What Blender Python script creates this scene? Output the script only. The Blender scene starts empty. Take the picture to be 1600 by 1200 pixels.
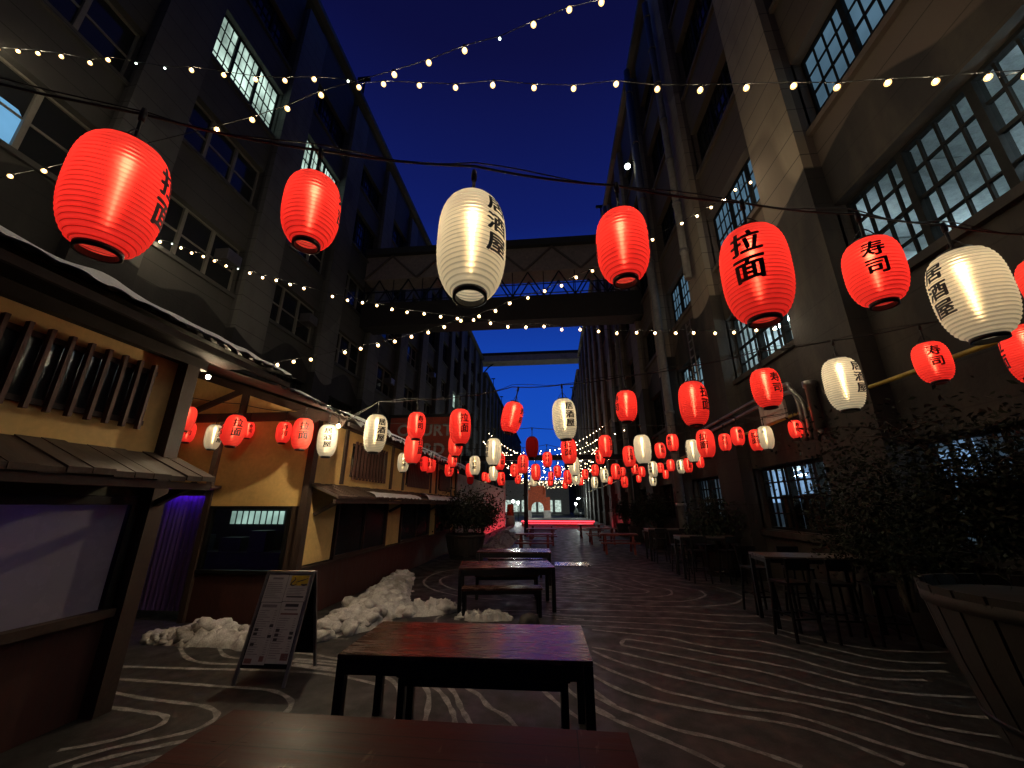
import bpy, bmesh, math, random
from mathutils import Vector, Matrix, noise
random.seed(7)
SC = bpy.context.scene
COL = SC.collection
PI = math.pi

# ------------------------------------------------------------------ camera, sky, exposure
cam = bpy.data.cameras.new('camera'); cam_o = bpy.data.objects.new('camera', cam); COL.objects.link(cam_o)
SC.camera = cam_o
cam.sensor_fit = 'HORIZONTAL'; cam.sensor_width = 36.0; cam.lens = 13.5
cam.clip_start = 0.05; cam.clip_end = 2000
cam_o.location = (0, 0, 1.85)
cam_o.rotation_euler = (math.radians(90 + 17.571), 0, math.radians(5.626))

world = bpy.data.worlds.new('World'); SC.world = world; world.use_nodes = True
def build_sky():
    nt = world.node_tree; n = nt.nodes; l = nt.links
    bg = n['Background']
    tc = n.new('ShaderNodeTexCoord'); sx = n.new('ShaderNodeSeparateXYZ'); l.new(tc.outputs['Generated'], sx.inputs[0])
    cr = n.new('ShaderNodeValToRGB'); l.new(sx.outputs['Z'], cr.inputs[0])
    e = cr.color_ramp.elements
    stops = [(0.0, (.010, .095, .56)), (.30, (.007, .062, .46)), (.45, (.006, .037, .30)), (.64, (.005, .012, .125)), (.85, (.004, .005, .05)), (1.0, (.003, .004, .035))]
    e[0].position = stops[0][0]; e[0].color = (*stops[0][1], 1)
    e[1].position = stops[-1][0]; e[1].color = (*stops[-1][1], 1)
    for p, c in stops[1:-1]:
        k = e.new(p); k.color = (*c, 1)
    mr = n.new('ShaderNodeMapRange'); mr.inputs[1].default_value = -.5; mr.inputs[2].default_value = .6; mr.inputs[3].default_value = .22; mr.inputs[4].default_value = 1.0
    l.new(sx.outputs['Y'], mr.inputs[0]); l.new(cr.outputs[0], bg.inputs['Color']); l.new(mr.outputs[0], bg.inputs['Strength'])
build_sky()

SC.view_settings.view_transform = 'Standard'; SC.view_settings.look = 'None'
SC.view_settings.exposure = 0.0; SC.view_settings.gamma = 1.0
SC.render.engine = 'CYCLES'
cy = SC.cycles
cy.use_denoising = True
cy.max_bounces = 6; cy.diffuse_bounces = 3; cy.glossy_bounces = 3; cy.transmission_bounces = 4; cy.transparent_max_bounces = 8
cy.sample_clamp_indirect = 4.0; cy.caustics_reflective = False; cy.caustics_refractive = False
cy.use_light_tree = True

# ------------------------------------------------------------------ helpers
def box(bm, x0, x1, y0, y1, z0, z1, mi=0, M=None):
    v = [bm.verts.new((x, y, z)) for z in (z0, z1) for (x, y) in ((x0, y0), (x1, y0), (x1, y1), (x0, y1))]
    if M is not None:
        for q in v: q.co = M @ q.co
    fs = []
    for a in ((3, 2, 1, 0), (4, 5, 6, 7), (0, 1, 5, 4), (1, 2, 6, 5), (2, 3, 7, 6), (3, 0, 4, 7)):
        f = bm.faces.new([v[i] for i in a]); f.material_index = mi; fs.append(f)
    return fs
def frame_of(d):
    d = d.normalized(); a = Vector((0, 0, 1)) if abs(d.z) < .9 else Vector((1, 0, 0))
    u = d.cross(a).normalized(); return u, d.cross(u).normalized()
def tube(bm, pts, r, n=8, mi=0, cap=True, smooth=True):
    pts = [Vector(p) for p in pts]; rs = r if isinstance(r, (list, tuple)) else [r] * len(pts)
    rings = []
    u = None
    for i, p in enumerate(pts):
        d = (pts[min(i + 1, len(pts) - 1)] - pts[max(i - 1, 0)])
        if d.length < 1e-6: d = Vector((0, 0, 1))
        d.normalize()
        if u is None: u, w = frame_of(d)
        else:
            u = (u - d * u.dot(d)).normalized(); w = d.cross(u)
        rings.append([bm.verts.new(p + (u * math.cos(2 * PI * k / n) + w * math.sin(2 * PI * k / n)) * rs[i]) for k in range(n)])
    for a, b in zip(rings, rings[1:]):
        for k in range(n):
            f = bm.faces.new((a[k], a[(k + 1) % n], b[(k + 1) % n], b[k])); f.material_index = mi; f.smooth = smooth
    if cap and n > 2:
        f = bm.faces.new(rings[0][::-1]); f.material_index = mi
        f = bm.faces.new(rings[-1]); f.material_index = mi
def lathe(bm, prof, n=24, mi=0, c=(0, 0, 0), smooth=True):
    rings = [[bm.verts.new((c[0] + r * math.cos(2 * PI * k / n), c[1] + r * math.sin(2 * PI * k / n), c[2] + z)) for k in range(n)] for r, z in prof]
    for a, b in zip(rings, rings[1:]):
        for k in range(n):
            f = bm.faces.new((a[k], a[(k + 1) % n], b[(k + 1) % n], b[k])); f.material_index = mi; f.smooth = smooth
    return rings
def bar(bm, a, b, w, t, mi=0):
    """rectangular bar from a to b, w wide (horizontal-ish), t thick"""
    a = Vector(a); b = Vector(b); d = b - a
    u, v = frame_of(d)
    vs = []
    for p in (a, b):
        for su, sv in ((-1, -1), (1, -1), (1, 1), (-1, 1)): vs.append(bm.verts.new(p + u * su * w / 2 + v * sv * t / 2))
    for q in ((3, 2, 1, 0), (4, 5, 6, 7), (0, 1, 5, 4), (1, 2, 6, 5), (2, 3, 7, 6), (3, 0, 4, 7)):
        f = bm.faces.new([vs[i] for i in q]); f.material_index = mi
def quad(bm, pts, mi=0):
    f = bm.faces.new([bm.verts.new(p) for p in pts]); f.material_index = mi; return f
def obj(name, bm, mats, parent=None, loc=None, bevel=0):
    if bevel: 
        bmesh.ops.bevel(bm, geom=list(bm.edges), offset=bevel, segments=1, affect='EDGES', clamp_overlap=True)
    bmesh.ops.recalc_face_normals(bm, faces=bm.faces)
    me = bpy.data.meshes.new(name); bm.to_mesh(me); bm.free()
    for m in (mats if isinstance(mats, (list, tuple)) else [mats]): me.materials.append(m)
    o = bpy.data.objects.new(name, me); COL.objects.link(o)
    if parent is not None: o.parent = parent
    if loc is not None: o.location = loc
    return o
def tag(o, label, cat, group=None):
    o['label'] = label; o['category'] = cat
    if group: o['group'] = group
    return o
def thing(name, label, cat, loc=(0, 0, 0), rz=0, group=None):
    o = bpy.data.objects.new(name, None); COL.objects.link(o); o.empty_display_size = .1
    o.location = loc; o.rotation_euler = (0, 0, rz)
    return tag(o, label, cat, group)
def struct(o, kind='structure'):
    o['kind'] = kind; return o
def dup(root, loc=None, rz=None, label=None, parent=None):
    r = root.copy(); COL.objects.link(r)
    if parent is not None: r.parent = parent
    if loc is not None: r.location = loc
    if rz is not None: r.rotation_euler = (0, 0, rz)
    if label: r['label'] = label
    for ch in list(root.children):
        c = ch.copy(); COL.objects.link(c); c.parent = r
        for g in ch.children:
            d = g.copy(); COL.objects.link(d); d.parent = c
    return r
BM = bmesh.new

# ------------------------------------------------------------------ materials
class NT:
    def __init__(s, name):
        s.m = bpy.data.materials.new(name); s.m.use_nodes = True; s.nt = s.m.node_tree
        s.b = s.nt.nodes['Principled BSDF']; s.out = s.nt.nodes['Material Output']
    def n(s, t, **k):
        q = s.nt.nodes.new(t)
        for a, v in k.items(): setattr(q, a, v)
        return q
    def l(s, a, b): s.nt.links.new(a, b)
    def math(s, op, a, b=None, c=None):
        q = s.n('ShaderNodeMath', operation=op)
        for i, v in enumerate((a, b, c)):
            if v is None: continue
            if isinstance(v, (int, float)): q.inputs[i].default_value = v
            else: s.l(v, q.inputs[i])
        return q.outputs[0]
    def noise(s, scale, detail=4, coord='Object', stretch=None, rough=.55):
        tc = s.n('ShaderNodeTexCoord'); src = tc.outputs[coord]
        if stretch:
            mp = s.n('ShaderNodeMapping'); mp.inputs['Scale'].default_value = stretch; s.l(src, mp.inputs[0]); src = mp.outputs[0]
        q = s.n('ShaderNodeTexNoise'); q.inputs['Scale'].default_value = scale; q.inputs['Detail'].default_value = detail; q.inputs['Roughness'].default_value = rough
        s.l(src, q.inputs['Vector']); return q.outputs['Fac']
    def mix(s, f, a, b):
        q = s.n('ShaderNodeMix', data_type='RGBA')
        if isinstance(f, (int, float)): q.inputs[0].default_value = f
        else: s.l(f, q.inputs[0])
        for i, v in ((6, a), (7, b)):
            if isinstance(v, (tuple, list)): q.inputs[i].default_value = (*v[:3], 1)
            else: s.l(v, q.inputs[i])
        return q.outputs[2]
    def ramp(s, f, *stops):
        q = s.n('ShaderNodeMapRange'); q.inputs[1].default_value = stops[0]; q.inputs[2].default_value = stops[1]
        q.inputs[3].default_value = stops[2] if len(stops) > 2 else 0; q.inputs[4].default_value = stops[3] if len(stops) > 3 else 1
        s.l(f, q.inputs[0]); return q.outputs[0]
    def bump(s, h, strength=.3, dist=.02):
        q = s.n('ShaderNodeBump'); q.inputs['Strength'].default_value = strength; q.inputs['Distance'].default_value = dist
        s.l(h, q.inputs['Height']); s.l(q.outputs[0], s.b.inputs['Normal'])
def pm(name, col, rough=.7, var=.25, scale=6, metal=0, bump=.15, stretch=None, dirt=None, spec=None):
    t = NT(name); f = t.noise(scale, 5, stretch=stretch)
    g = t.noise(scale * 7, 3, stretch=stretch)
    k = t.math('MULTIPLY_ADD', g, .4, t.math('MULTIPLY', f, .6))
    lo = tuple(c * (1 - var) for c in col); hi = tuple(min(1, c * (1 + var)) for c in col)
    c = t.mix(t.ramp(k, .35, .65), lo, hi)
    if dirt:
        d = t.noise(scale * .35, 6)
        c = t.mix(t.ramp(d, .52, .72, 0, dirt[1]), c, dirt[0])
    t.l(c, t.b.inputs['Base Color'])
    t.l(t.ramp(f, .3, .7, max(.02, rough - .12), min(1, rough + .12)), t.b.inputs['Roughness'])
    t.b.inputs['Metallic'].default_value = metal
    if spec is not None: t.b.inputs['Specular IOR Level'].default_value = spec
    if bump: t.bump(k, bump, .01)
    return t.m
def em(name, col, strength, var=None):
    t = NT(name); t.nt.nodes.remove(t.b)
    e = t.n('ShaderNodeEmission'); e.inputs[0].default_value = (*col, 1); e.inputs[1].default_value = strength
    if var:
        f = t.noise(var[0], 3, stretch=var[2] if len(var) > 2 else None)
        t.l(t.ramp(f, .35, .7, strength * var[1], strength), e.inputs[1])
    t.l(e.outputs[0], t.out.inputs[0]); return t.m

def ground_mat():
    t = NT('asphalt')
    f = t.noise(.35, 6, coord='Object'); g = t.noise(60, 3); h = t.noise(3, 5)
    c = t.mix(t.ramp(f, .42, .58), (.0205, .0185, .0188), (.0188, .0195, .0195))
    c = t.mix(t.ramp(h, .5, .75, 0, .5), c, (.015, .0135, .013))
    c = t.mix(t.ramp(g, .55, .8, 0, .5), c, (.10, .09, .08))
    t.l(c, t.b.inputs['Base Color'])
    t.l(t.ramp(h, .35, .65, .42, .75), t.b.inputs['Roughness'])
    t.bump(g, .12, .004)
    return t.m
def line_mat():
    t = NT('floor_paint')
    f = t.noise(9, 6); g = t.noise(70, 2)
    c = t.mix(t.ramp(t.math('MULTIPLY_ADD', g, .35, t.math('MULTIPLY', f, .65)), .42, .62), (.14, .135, .13), (.34, .33, .32))
    t.l(c, t.b.inputs['Base Color']); t.b.inputs['Roughness'].default_value = .7
    t.bump(g, .3, .005); return t.m
def facade_mat(name, seed, light, mid, dark, edge, face):
    """painted concrete: dark mural with a wavy upper edge, block joints, weathering"""
    t = NT(name)
    geo = t.n('ShaderNodeNewGeometry'); sx = t.n('ShaderNodeSeparateXYZ'); t.l(geo.outputs['Position'], sx.inputs[0])
    y, z = sx.outputs['Y'], sx.outputs['Z']
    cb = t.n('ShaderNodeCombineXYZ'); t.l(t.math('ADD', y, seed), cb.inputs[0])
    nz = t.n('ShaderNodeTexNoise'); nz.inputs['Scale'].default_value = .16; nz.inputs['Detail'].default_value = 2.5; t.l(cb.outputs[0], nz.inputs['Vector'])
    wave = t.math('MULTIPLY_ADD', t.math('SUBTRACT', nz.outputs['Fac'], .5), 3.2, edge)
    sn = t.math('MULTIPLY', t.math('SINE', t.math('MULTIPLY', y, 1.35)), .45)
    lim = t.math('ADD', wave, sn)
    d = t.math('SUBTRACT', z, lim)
    c3 = t.n('ShaderNodeCombineXYZ'); t.l(t.math('MULTIPLY', y, .22), c3.inputs[0]); t.l(t.math('MULTIPLY', z, .16), c3.inputs[1]); c3.inputs[2].default_value = seed
    n2 = t.n('ShaderNodeTexNoise'); n2.inputs['Scale'].default_value = 1.0; n2.inputs['Detail'].default_value = 1; t.l(c3.outputs[0], n2.inputs['Vector'])
    patch = t.ramp(n2.outputs['Fac'], .53, .545)
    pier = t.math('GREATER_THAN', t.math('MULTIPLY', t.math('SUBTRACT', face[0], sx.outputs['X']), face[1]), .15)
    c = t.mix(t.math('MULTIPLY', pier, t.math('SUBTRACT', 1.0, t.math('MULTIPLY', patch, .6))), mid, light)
    c = t.mix(t.ramp(d, -.03, .03, 1, 0), c, dark)
    joint = t.math('LESS_THAN', t.math('FRACT', t.math('DIVIDE', z, .62)), .035)
    c = t.mix(t.math('MULTIPLY', joint, .7), c, tuple(v * .25 for v in dark))
    w = t.noise(1.2, 6, stretch=(1, 1, .35)); g = t.noise(14, 4)
    c = t.mix(t.ramp(w, .45, .75, 0, .55), c, tuple(v * .35 for v in light))
    t.l(c, t.b.inputs['Base Color']); t.b.inputs['Roughness'].default_value = .85
    t.bump(t.math('SUBTRACT', g, joint), .3, .02)
    return t.m
def lantern_mat(name, col, glow, inner, tubular=1.0):
    t = NT(name); t.nt.nodes.remove(t.b)
    tc = t.n('ShaderNodeTexCoord'); sx = t.n('ShaderNodeSeparateXYZ'); t.l(tc.outputs['Object'], sx.inputs[0])
    z = sx.outputs['Z']
    # wire hoops in the grooves of the paper, and faint creases
    u = t.math('FRACT', t.math('DIVIDE', z, RIB))
    hoop = t.math('LESS_THAN', t.math('ABSOLUTE', t.math('SUBTRACT', u, .5)), .115)
    pn = t.noise(14, 4)
    f = t.math('SUBTRACT', t.ramp(pn, .3, .7, .88, 1.08), t.math('MULTIPLY', hoop, .8))
    oi = t.n('ShaderNodeObjectInfo'); cz = t.noise(7, 5, stretch=(1, 1, .25))
    top = t.math('MULTIPLY', t.ramp(z, -.25, .2, .62, 1.16), t.math('MULTIPLY', t.ramp(oi.outputs['Random'], 0, 1, .82, 1.12), t.ramp(cz, .3, .7, .80, 1.14)))  # glow painted stronger towards the top, where the bulb hangs
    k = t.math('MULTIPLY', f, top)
    tr = t.n('ShaderNodeBsdfTranslucent'); df = t.n('ShaderNodeBsdfDiffuse'); rf = t.n('ShaderNodeBsdfRefraction')
    cc = t.mix(t.math('MULTIPLY', hoop, .8), col, tuple(v * .3 for v in col))
    t.l(cc, tr.inputs[0]); df.inputs[0].default_value = (*inner, 1)
    rf.inputs['Color'].default_value = (*[min(1, v * 1.6 + .06) for v in col], 1); rf.inputs['Roughness'].default_value = .24; rf.inputs['IOR'].default_value = 1.35
    m1 = t.n('ShaderNodeMixShader'); m1.inputs[0].default_value = .35; t.l(tr.outputs[0], m1.inputs[1]); t.l(df.outputs[0], m1.inputs[2])
    rg = t.n('ShaderNodeBsdfRefraction'); rg.inputs['Color'].default_value = (*[min(1, v * 1.25 + .03) for v in col], 1); rg.inputs['Roughness'].default_value = .62; rg.inputs['IOR'].default_value = 1.3
    m0 = t.n('ShaderNodeMixShader'); m0.inputs[0].default_value = .36; t.l(m1.outputs[0], m0.inputs[1]); t.l(rg.outputs[0], m0.inputs[2])
    m2 = t.n('ShaderNodeMixShader'); m2.inputs[0].default_value = .07; t.l(m0.outputs[0], m2.inputs[1]); t.l(rf.outputs[0], m2.inputs[2])
    if glow > 0:
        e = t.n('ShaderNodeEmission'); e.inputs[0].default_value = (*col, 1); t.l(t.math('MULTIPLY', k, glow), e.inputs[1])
        ad = t.n('ShaderNodeAddShader'); t.l(m2.outputs[0], ad.inputs[0]); t.l(e.outputs[0], ad.inputs[1]); t.l(ad.outputs[0], t.out.inputs[0])
    else: t.l(m2.outputs[0], t.out.inputs[0])
    return t.m
def glass_mat(name, tint=(.02, .022, .025), rough=.06, clear=0.0):
    t = NT(name); t.b.inputs['Base Color'].default_value = (*tint, 1)
    n1 = t.noise(2.5, 4); t.l(t.ramp(n1, .3, .7, rough, rough + .15), t.b.inputs['Roughness'])
    if clear:
        tr = t.n('ShaderNodeBsdfTransparent'); tr.inputs[0].default_value = (.75, .85, .85, 1)
        mx = t.n('ShaderNodeMixShader'); mx.inputs[0].default_value = clear
        t.l(t.b.outputs[0], mx.inputs[1]); t.l(tr.outputs[0], mx.inputs[2]); t.l(mx.outputs[0], t.out.inputs[0])
    return t.m
def vinyl_mat():
    t = NT('clear_vinyl_screen'); f = t.noise(1.1, 4); g = t.noise(5, 4)
    c = t.mix(t.ramp(f, .4, .62), (.30, .29, .33), (.42, .40, .45)); t.l(c, t.b.inputs['Base Color']); t.l(t.ramp(g, .3, .7, .16, .34), t.b.inputs['Roughness'])
    tr = t.n('ShaderNodeBsdfTranslucent'); tr.inputs[0].default_value = (.5, .48, .55, 1); mx = t.n('ShaderNodeMixShader'); mx.inputs[0].default_value = .38
    t.l(t.b.outputs[0], mx.inputs[1]); t.l(tr.outputs[0], mx.inputs[2]); t.l(mx.outputs[0], t.out.inputs[0]); t.bump(f, .08, .02)
    return t.m
def leaf_mat(name, a, b):
    t = NT(name); oi = t.n('ShaderNodeNewGeometry')
    c = t.mix(oi.outputs['Random Per Island'], a, b); t.l(c, t.b.inputs['Base Color']); t.b.inputs['Roughness'].default_value = .7; t.b.inputs['Specular IOR Level'].default_value = .25
    return t.m
RIB = .0235

M = {}
M['ground'] = ground_mat(); M['line'] = line_mat()
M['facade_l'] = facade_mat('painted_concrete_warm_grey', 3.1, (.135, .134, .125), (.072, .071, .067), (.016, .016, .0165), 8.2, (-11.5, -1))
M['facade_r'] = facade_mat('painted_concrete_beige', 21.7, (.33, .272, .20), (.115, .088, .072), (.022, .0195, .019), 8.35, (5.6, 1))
M['roof_dark'] = pm('roof_felt', (.03, .03, .032), .9)
M['steel'] = pm('black_steel', (.014, .014, .015), .45, .3, 8, .5, .08)
M['sash'] = pm('window_sash_steel', (.007, .0075, .008), .7, spec=.2)
M['sash_w'] = pm('white_window_frame', (.20, .19, .17), .6, .15)
M['glass'] = glass_mat('dark_window_glass')
M['glass_clear'] = glass_mat('clear_window_glass', clear=.86)
M['win_white'] = em('lit_office_window', (.72, 1.0, .86), 1.25, (.9, .22))
M['win_blue'] = em('blue_lit_window', (.22, .42, .60), .36, (.8, .6))
M['win_teal'] = em('teal_lit_window', (.36, .60, .72), .55, (1.5, .12))
M['win_sky'] = em('bright_blue_window', (.22, .55, .9), .8, (.7, .7))
M['fluor'] = em('fluorescent_tube', (.78, .93, 1.0), 78)
M['room'] = pm('office_plaster', (.42, .45, .46), .9)
M['curtain'] = pm('brown_curtain', (.10, .05, .03), .9, .3, 8, stretch=(1, 6, .5))
M['ochre'] = pm('ochre_plaster', (.68, .45, .165), .8, .12, 2.5, bump=.1, dirt=((.22, .13, .04), .5))
M['brown'] = pm('brown_stained_timber', (.040, .023, .017), .65, .35, 5, bump=.25, stretch=(3, 1, .6))
M['dado'] = pm('red_brown_boarding', (.055, .018, .015), .65, .3, 4, bump=.2, stretch=(1, 4, .4))
M['slat'] = pm('reddish_slat', (.085, .036, .028), .6, .3, 9)
M['canopyroof'] = pm('weathered_canopy_board', (.062, .039, .029), .7, .35, 3, bump=.3, stretch=(.6, 3, 1), dirt=((.05, .04, .03), .7))
M['tin'] = pm('corrugated_tin', (.022, .021, .021), .6, .3, 3, .2, .2, dirt=((.05, .03, .02), .6))
M['vinyl'] = vinyl_mat()
M['purplecloth'] = pm('strip_curtain', (.085, .05, .19), .5, .3, 5, stretch=(8, 8, .3))
M['purple_led'] = em('purple_led', (.20, .03, 1.0), 34)
M['snow'] = pm('dirty_snow', (.46, .445, .44), .75, .35, 7, bump=.6, dirt=((.17, .14, .11), .85))
M['icesnow'] = pm('clean_snow', (.72, .74, .76), .6, .12, 6, bump=.4)
M['table'] = pm('varnished_table_top', (.075, .030, .019), .25, .35, 3, bump=.10, stretch=(1, 9, 1), spec=.6)
M['table_dark'] = pm('dark_red_table_top', (.050, .0095, .0075), .38, .35, 3, bump=.08, stretch=(1, 9, 1), spec=.05)  # darker copy of the table finish, lantern red put into its colour
def plank(m, pitch):
    t = NT.__new__(NT); t.m = m; t.nt = m.node_tree; t.b = t.nt.nodes['Principled BSDF']; t.out = t.nt.nodes['Material Output']
    tc = t.n('ShaderNodeTexCoord'); sx = t.n('ShaderNodeSeparateXYZ'); t.l(tc.outputs['Object'], sx.inputs[0])
    a = t.math('LESS_THAN', t.math('ABSOLUTE', t.math('SUBTRACT', t.math('FRACT', t.math('ADD', t.math('DIVIDE', sx.outputs['Y'], pitch), .5)), .5)), .018)
    e = t.math('LESS_THAN', t.math('ABSOLUTE', t.math('SUBTRACT', t.math('ABSOLUTE', sx.outputs['X']), .83)), .003)
    seam = t.math('MAXIMUM', a, e)
    lk = t.b.inputs['Base Color'].links[0]; src = lk.from_socket
    wv = t.noise(2.2, 2, stretch=(.2, 6.5, 1)); sc_ = t.noise(26, 3, stretch=(1, .2, 1))
    c = t.mix(t.ramp(wv, .35, .65, 0, .45), src, (.02, .008, .006)); c = t.mix(t.ramp(sc_, .66, .74, 0, .5), c, (.12, .07, .05)); c = t.mix(t.math('MULTIPLY', seam, .85), c, (.004, .003, .003)); t.l(c, t.b.inputs['Base Color'])
plank(M['table'], .149); plank(M['table_dark'], .158)
M['signred'] = pm('red_painted_board', (.42, .075, .042), .75, .25, 2, dirt=((.07, .02, .015), .6))
M['signletter'] = pm('grey_stencil_paint', (.50, .46, .42), .8, .3, 4, dirt=((.13, .06, .05), .6))
M['paper'] = pm('printed_menu_paper', (.50, .46, .47), .6, .1, 4, bump=0)
M['ink'] = pm('menu_ink', (.06, .05, .06), .6)
M['inkgrey'] = pm('menu_text_ink', (.22, .19, .21), .6)
M['yellowprint'] = pm('yellow_print', (.55, .36, .03), .6, .2, 20, bump=0)
M['redprint'] = pm('red_print', (.22, .10, .10), .6)
M['alu'] = pm('brushed_aluminium', (.28, .27, .28), .4, .15, 8, .8)
M['barrel'] = pm('weathered_barrel_wood', (.024, .020, .0175), .75, .4, 4, bump=.4, stretch=(5, 5, .5))
M['soil'] = pm('soil', (.03, .022, .016), .95)
M['bark'] = pm('bark', (.05, .04, .032), .9, .4, 10)
M['leaf'] = leaf_mat('dark_leaf', (.008, .013, .006), (.020, .028, .013))
M['conifer'] = leaf_mat('conifer_needles', (.012, .019, .011), (.028, .037, .021))
M['ink_black'] = pm('black_lettering', (.006, .005, .005), .6, .2, bump=0)
M['ring'] = pm('black_lantern_ring', (.008, .007, .007), .4, .2)
M['wire'] = pm('black_cable', (.010, .010, .010), .6, .2)
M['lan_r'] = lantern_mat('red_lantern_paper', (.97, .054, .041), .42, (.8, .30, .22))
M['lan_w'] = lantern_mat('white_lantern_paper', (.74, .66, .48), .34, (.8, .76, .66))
M['lan_d'] = lantern_mat('unlit_red_lantern_paper', (.55, .02, .018), .10, (.3, .02, .02))  # no bulb inside, yet a faint glow is put into the paper
M['lan_bulb'] = em('lantern_bulb', (1, .70, .38), 30)
M['bulb'] = em('string_bulb', (1, .74, .44), 22)
t = NT('amber_bulb_glass'); t.nt.nodes.remove(t.b)
_e = t.n('ShaderNodeEmission'); _e.inputs[0].default_value = (1, .58, .20, 1); _e.inputs[1].default_value = 1.5
_t = t.n('ShaderNodeBsdfTransparent'); _a = t.n('ShaderNodeAddShader'); _t.inputs[0].default_value = (1, .97, .90, 1); t.l(_e.outputs[0], _a.inputs[0]); t.l(_t.outputs[0], _a.inputs[1]); t.l(_a.outputs[0], t.out.inputs[0])
M['bulb_glass'] = t.m
M['filament'] = em('hot_filament', (1, .84, .60), 680)
M['bulb_dim'] = em('dim_string_bulb', (.85, 1.0, .85), 9)
M['led_red'] = em('red_led_strip', (1, .035, .055), 6)
M['lamp_white'] = em('street_lamp_glow', (.85, 1, .92), 800)
M['shop'] = em('lit_shop_front', (.80, 1.0, .88), .95, (2.5, .35))
M['brick'] = pm('red_brick', (.55, .11, .05), .8, .3, 6)
M['whitewash'] = pm('whitewashed_masonry', (.62, .60, .58), .8, .2, 3)
M['pipe'] = pm('galvanised_pipe', (.22, .20, .18), .4, .2, 6, .7)
M['gas'] = pm('yellow_gas_pipe', (.40, .30, .05), .5, .25, 6)
M['concrete'] = pm('pale_concrete', (.34, .32, .29), .8, .2, 2, dirt=((.16, .14, .12), .6))
M['plastic_o'] = pm('orange_barrier_plastic', (.65, .12, .05), .5)
M['redwood'] = pm('red_stained_wood', (.20, .03, .022), .5, .3, 6)
M['panelwall'] = pm('pale_fence_panel', (.32, .30, .29), .7, .2, 3, dirt=((.1, .09, .08), .5))

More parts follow.
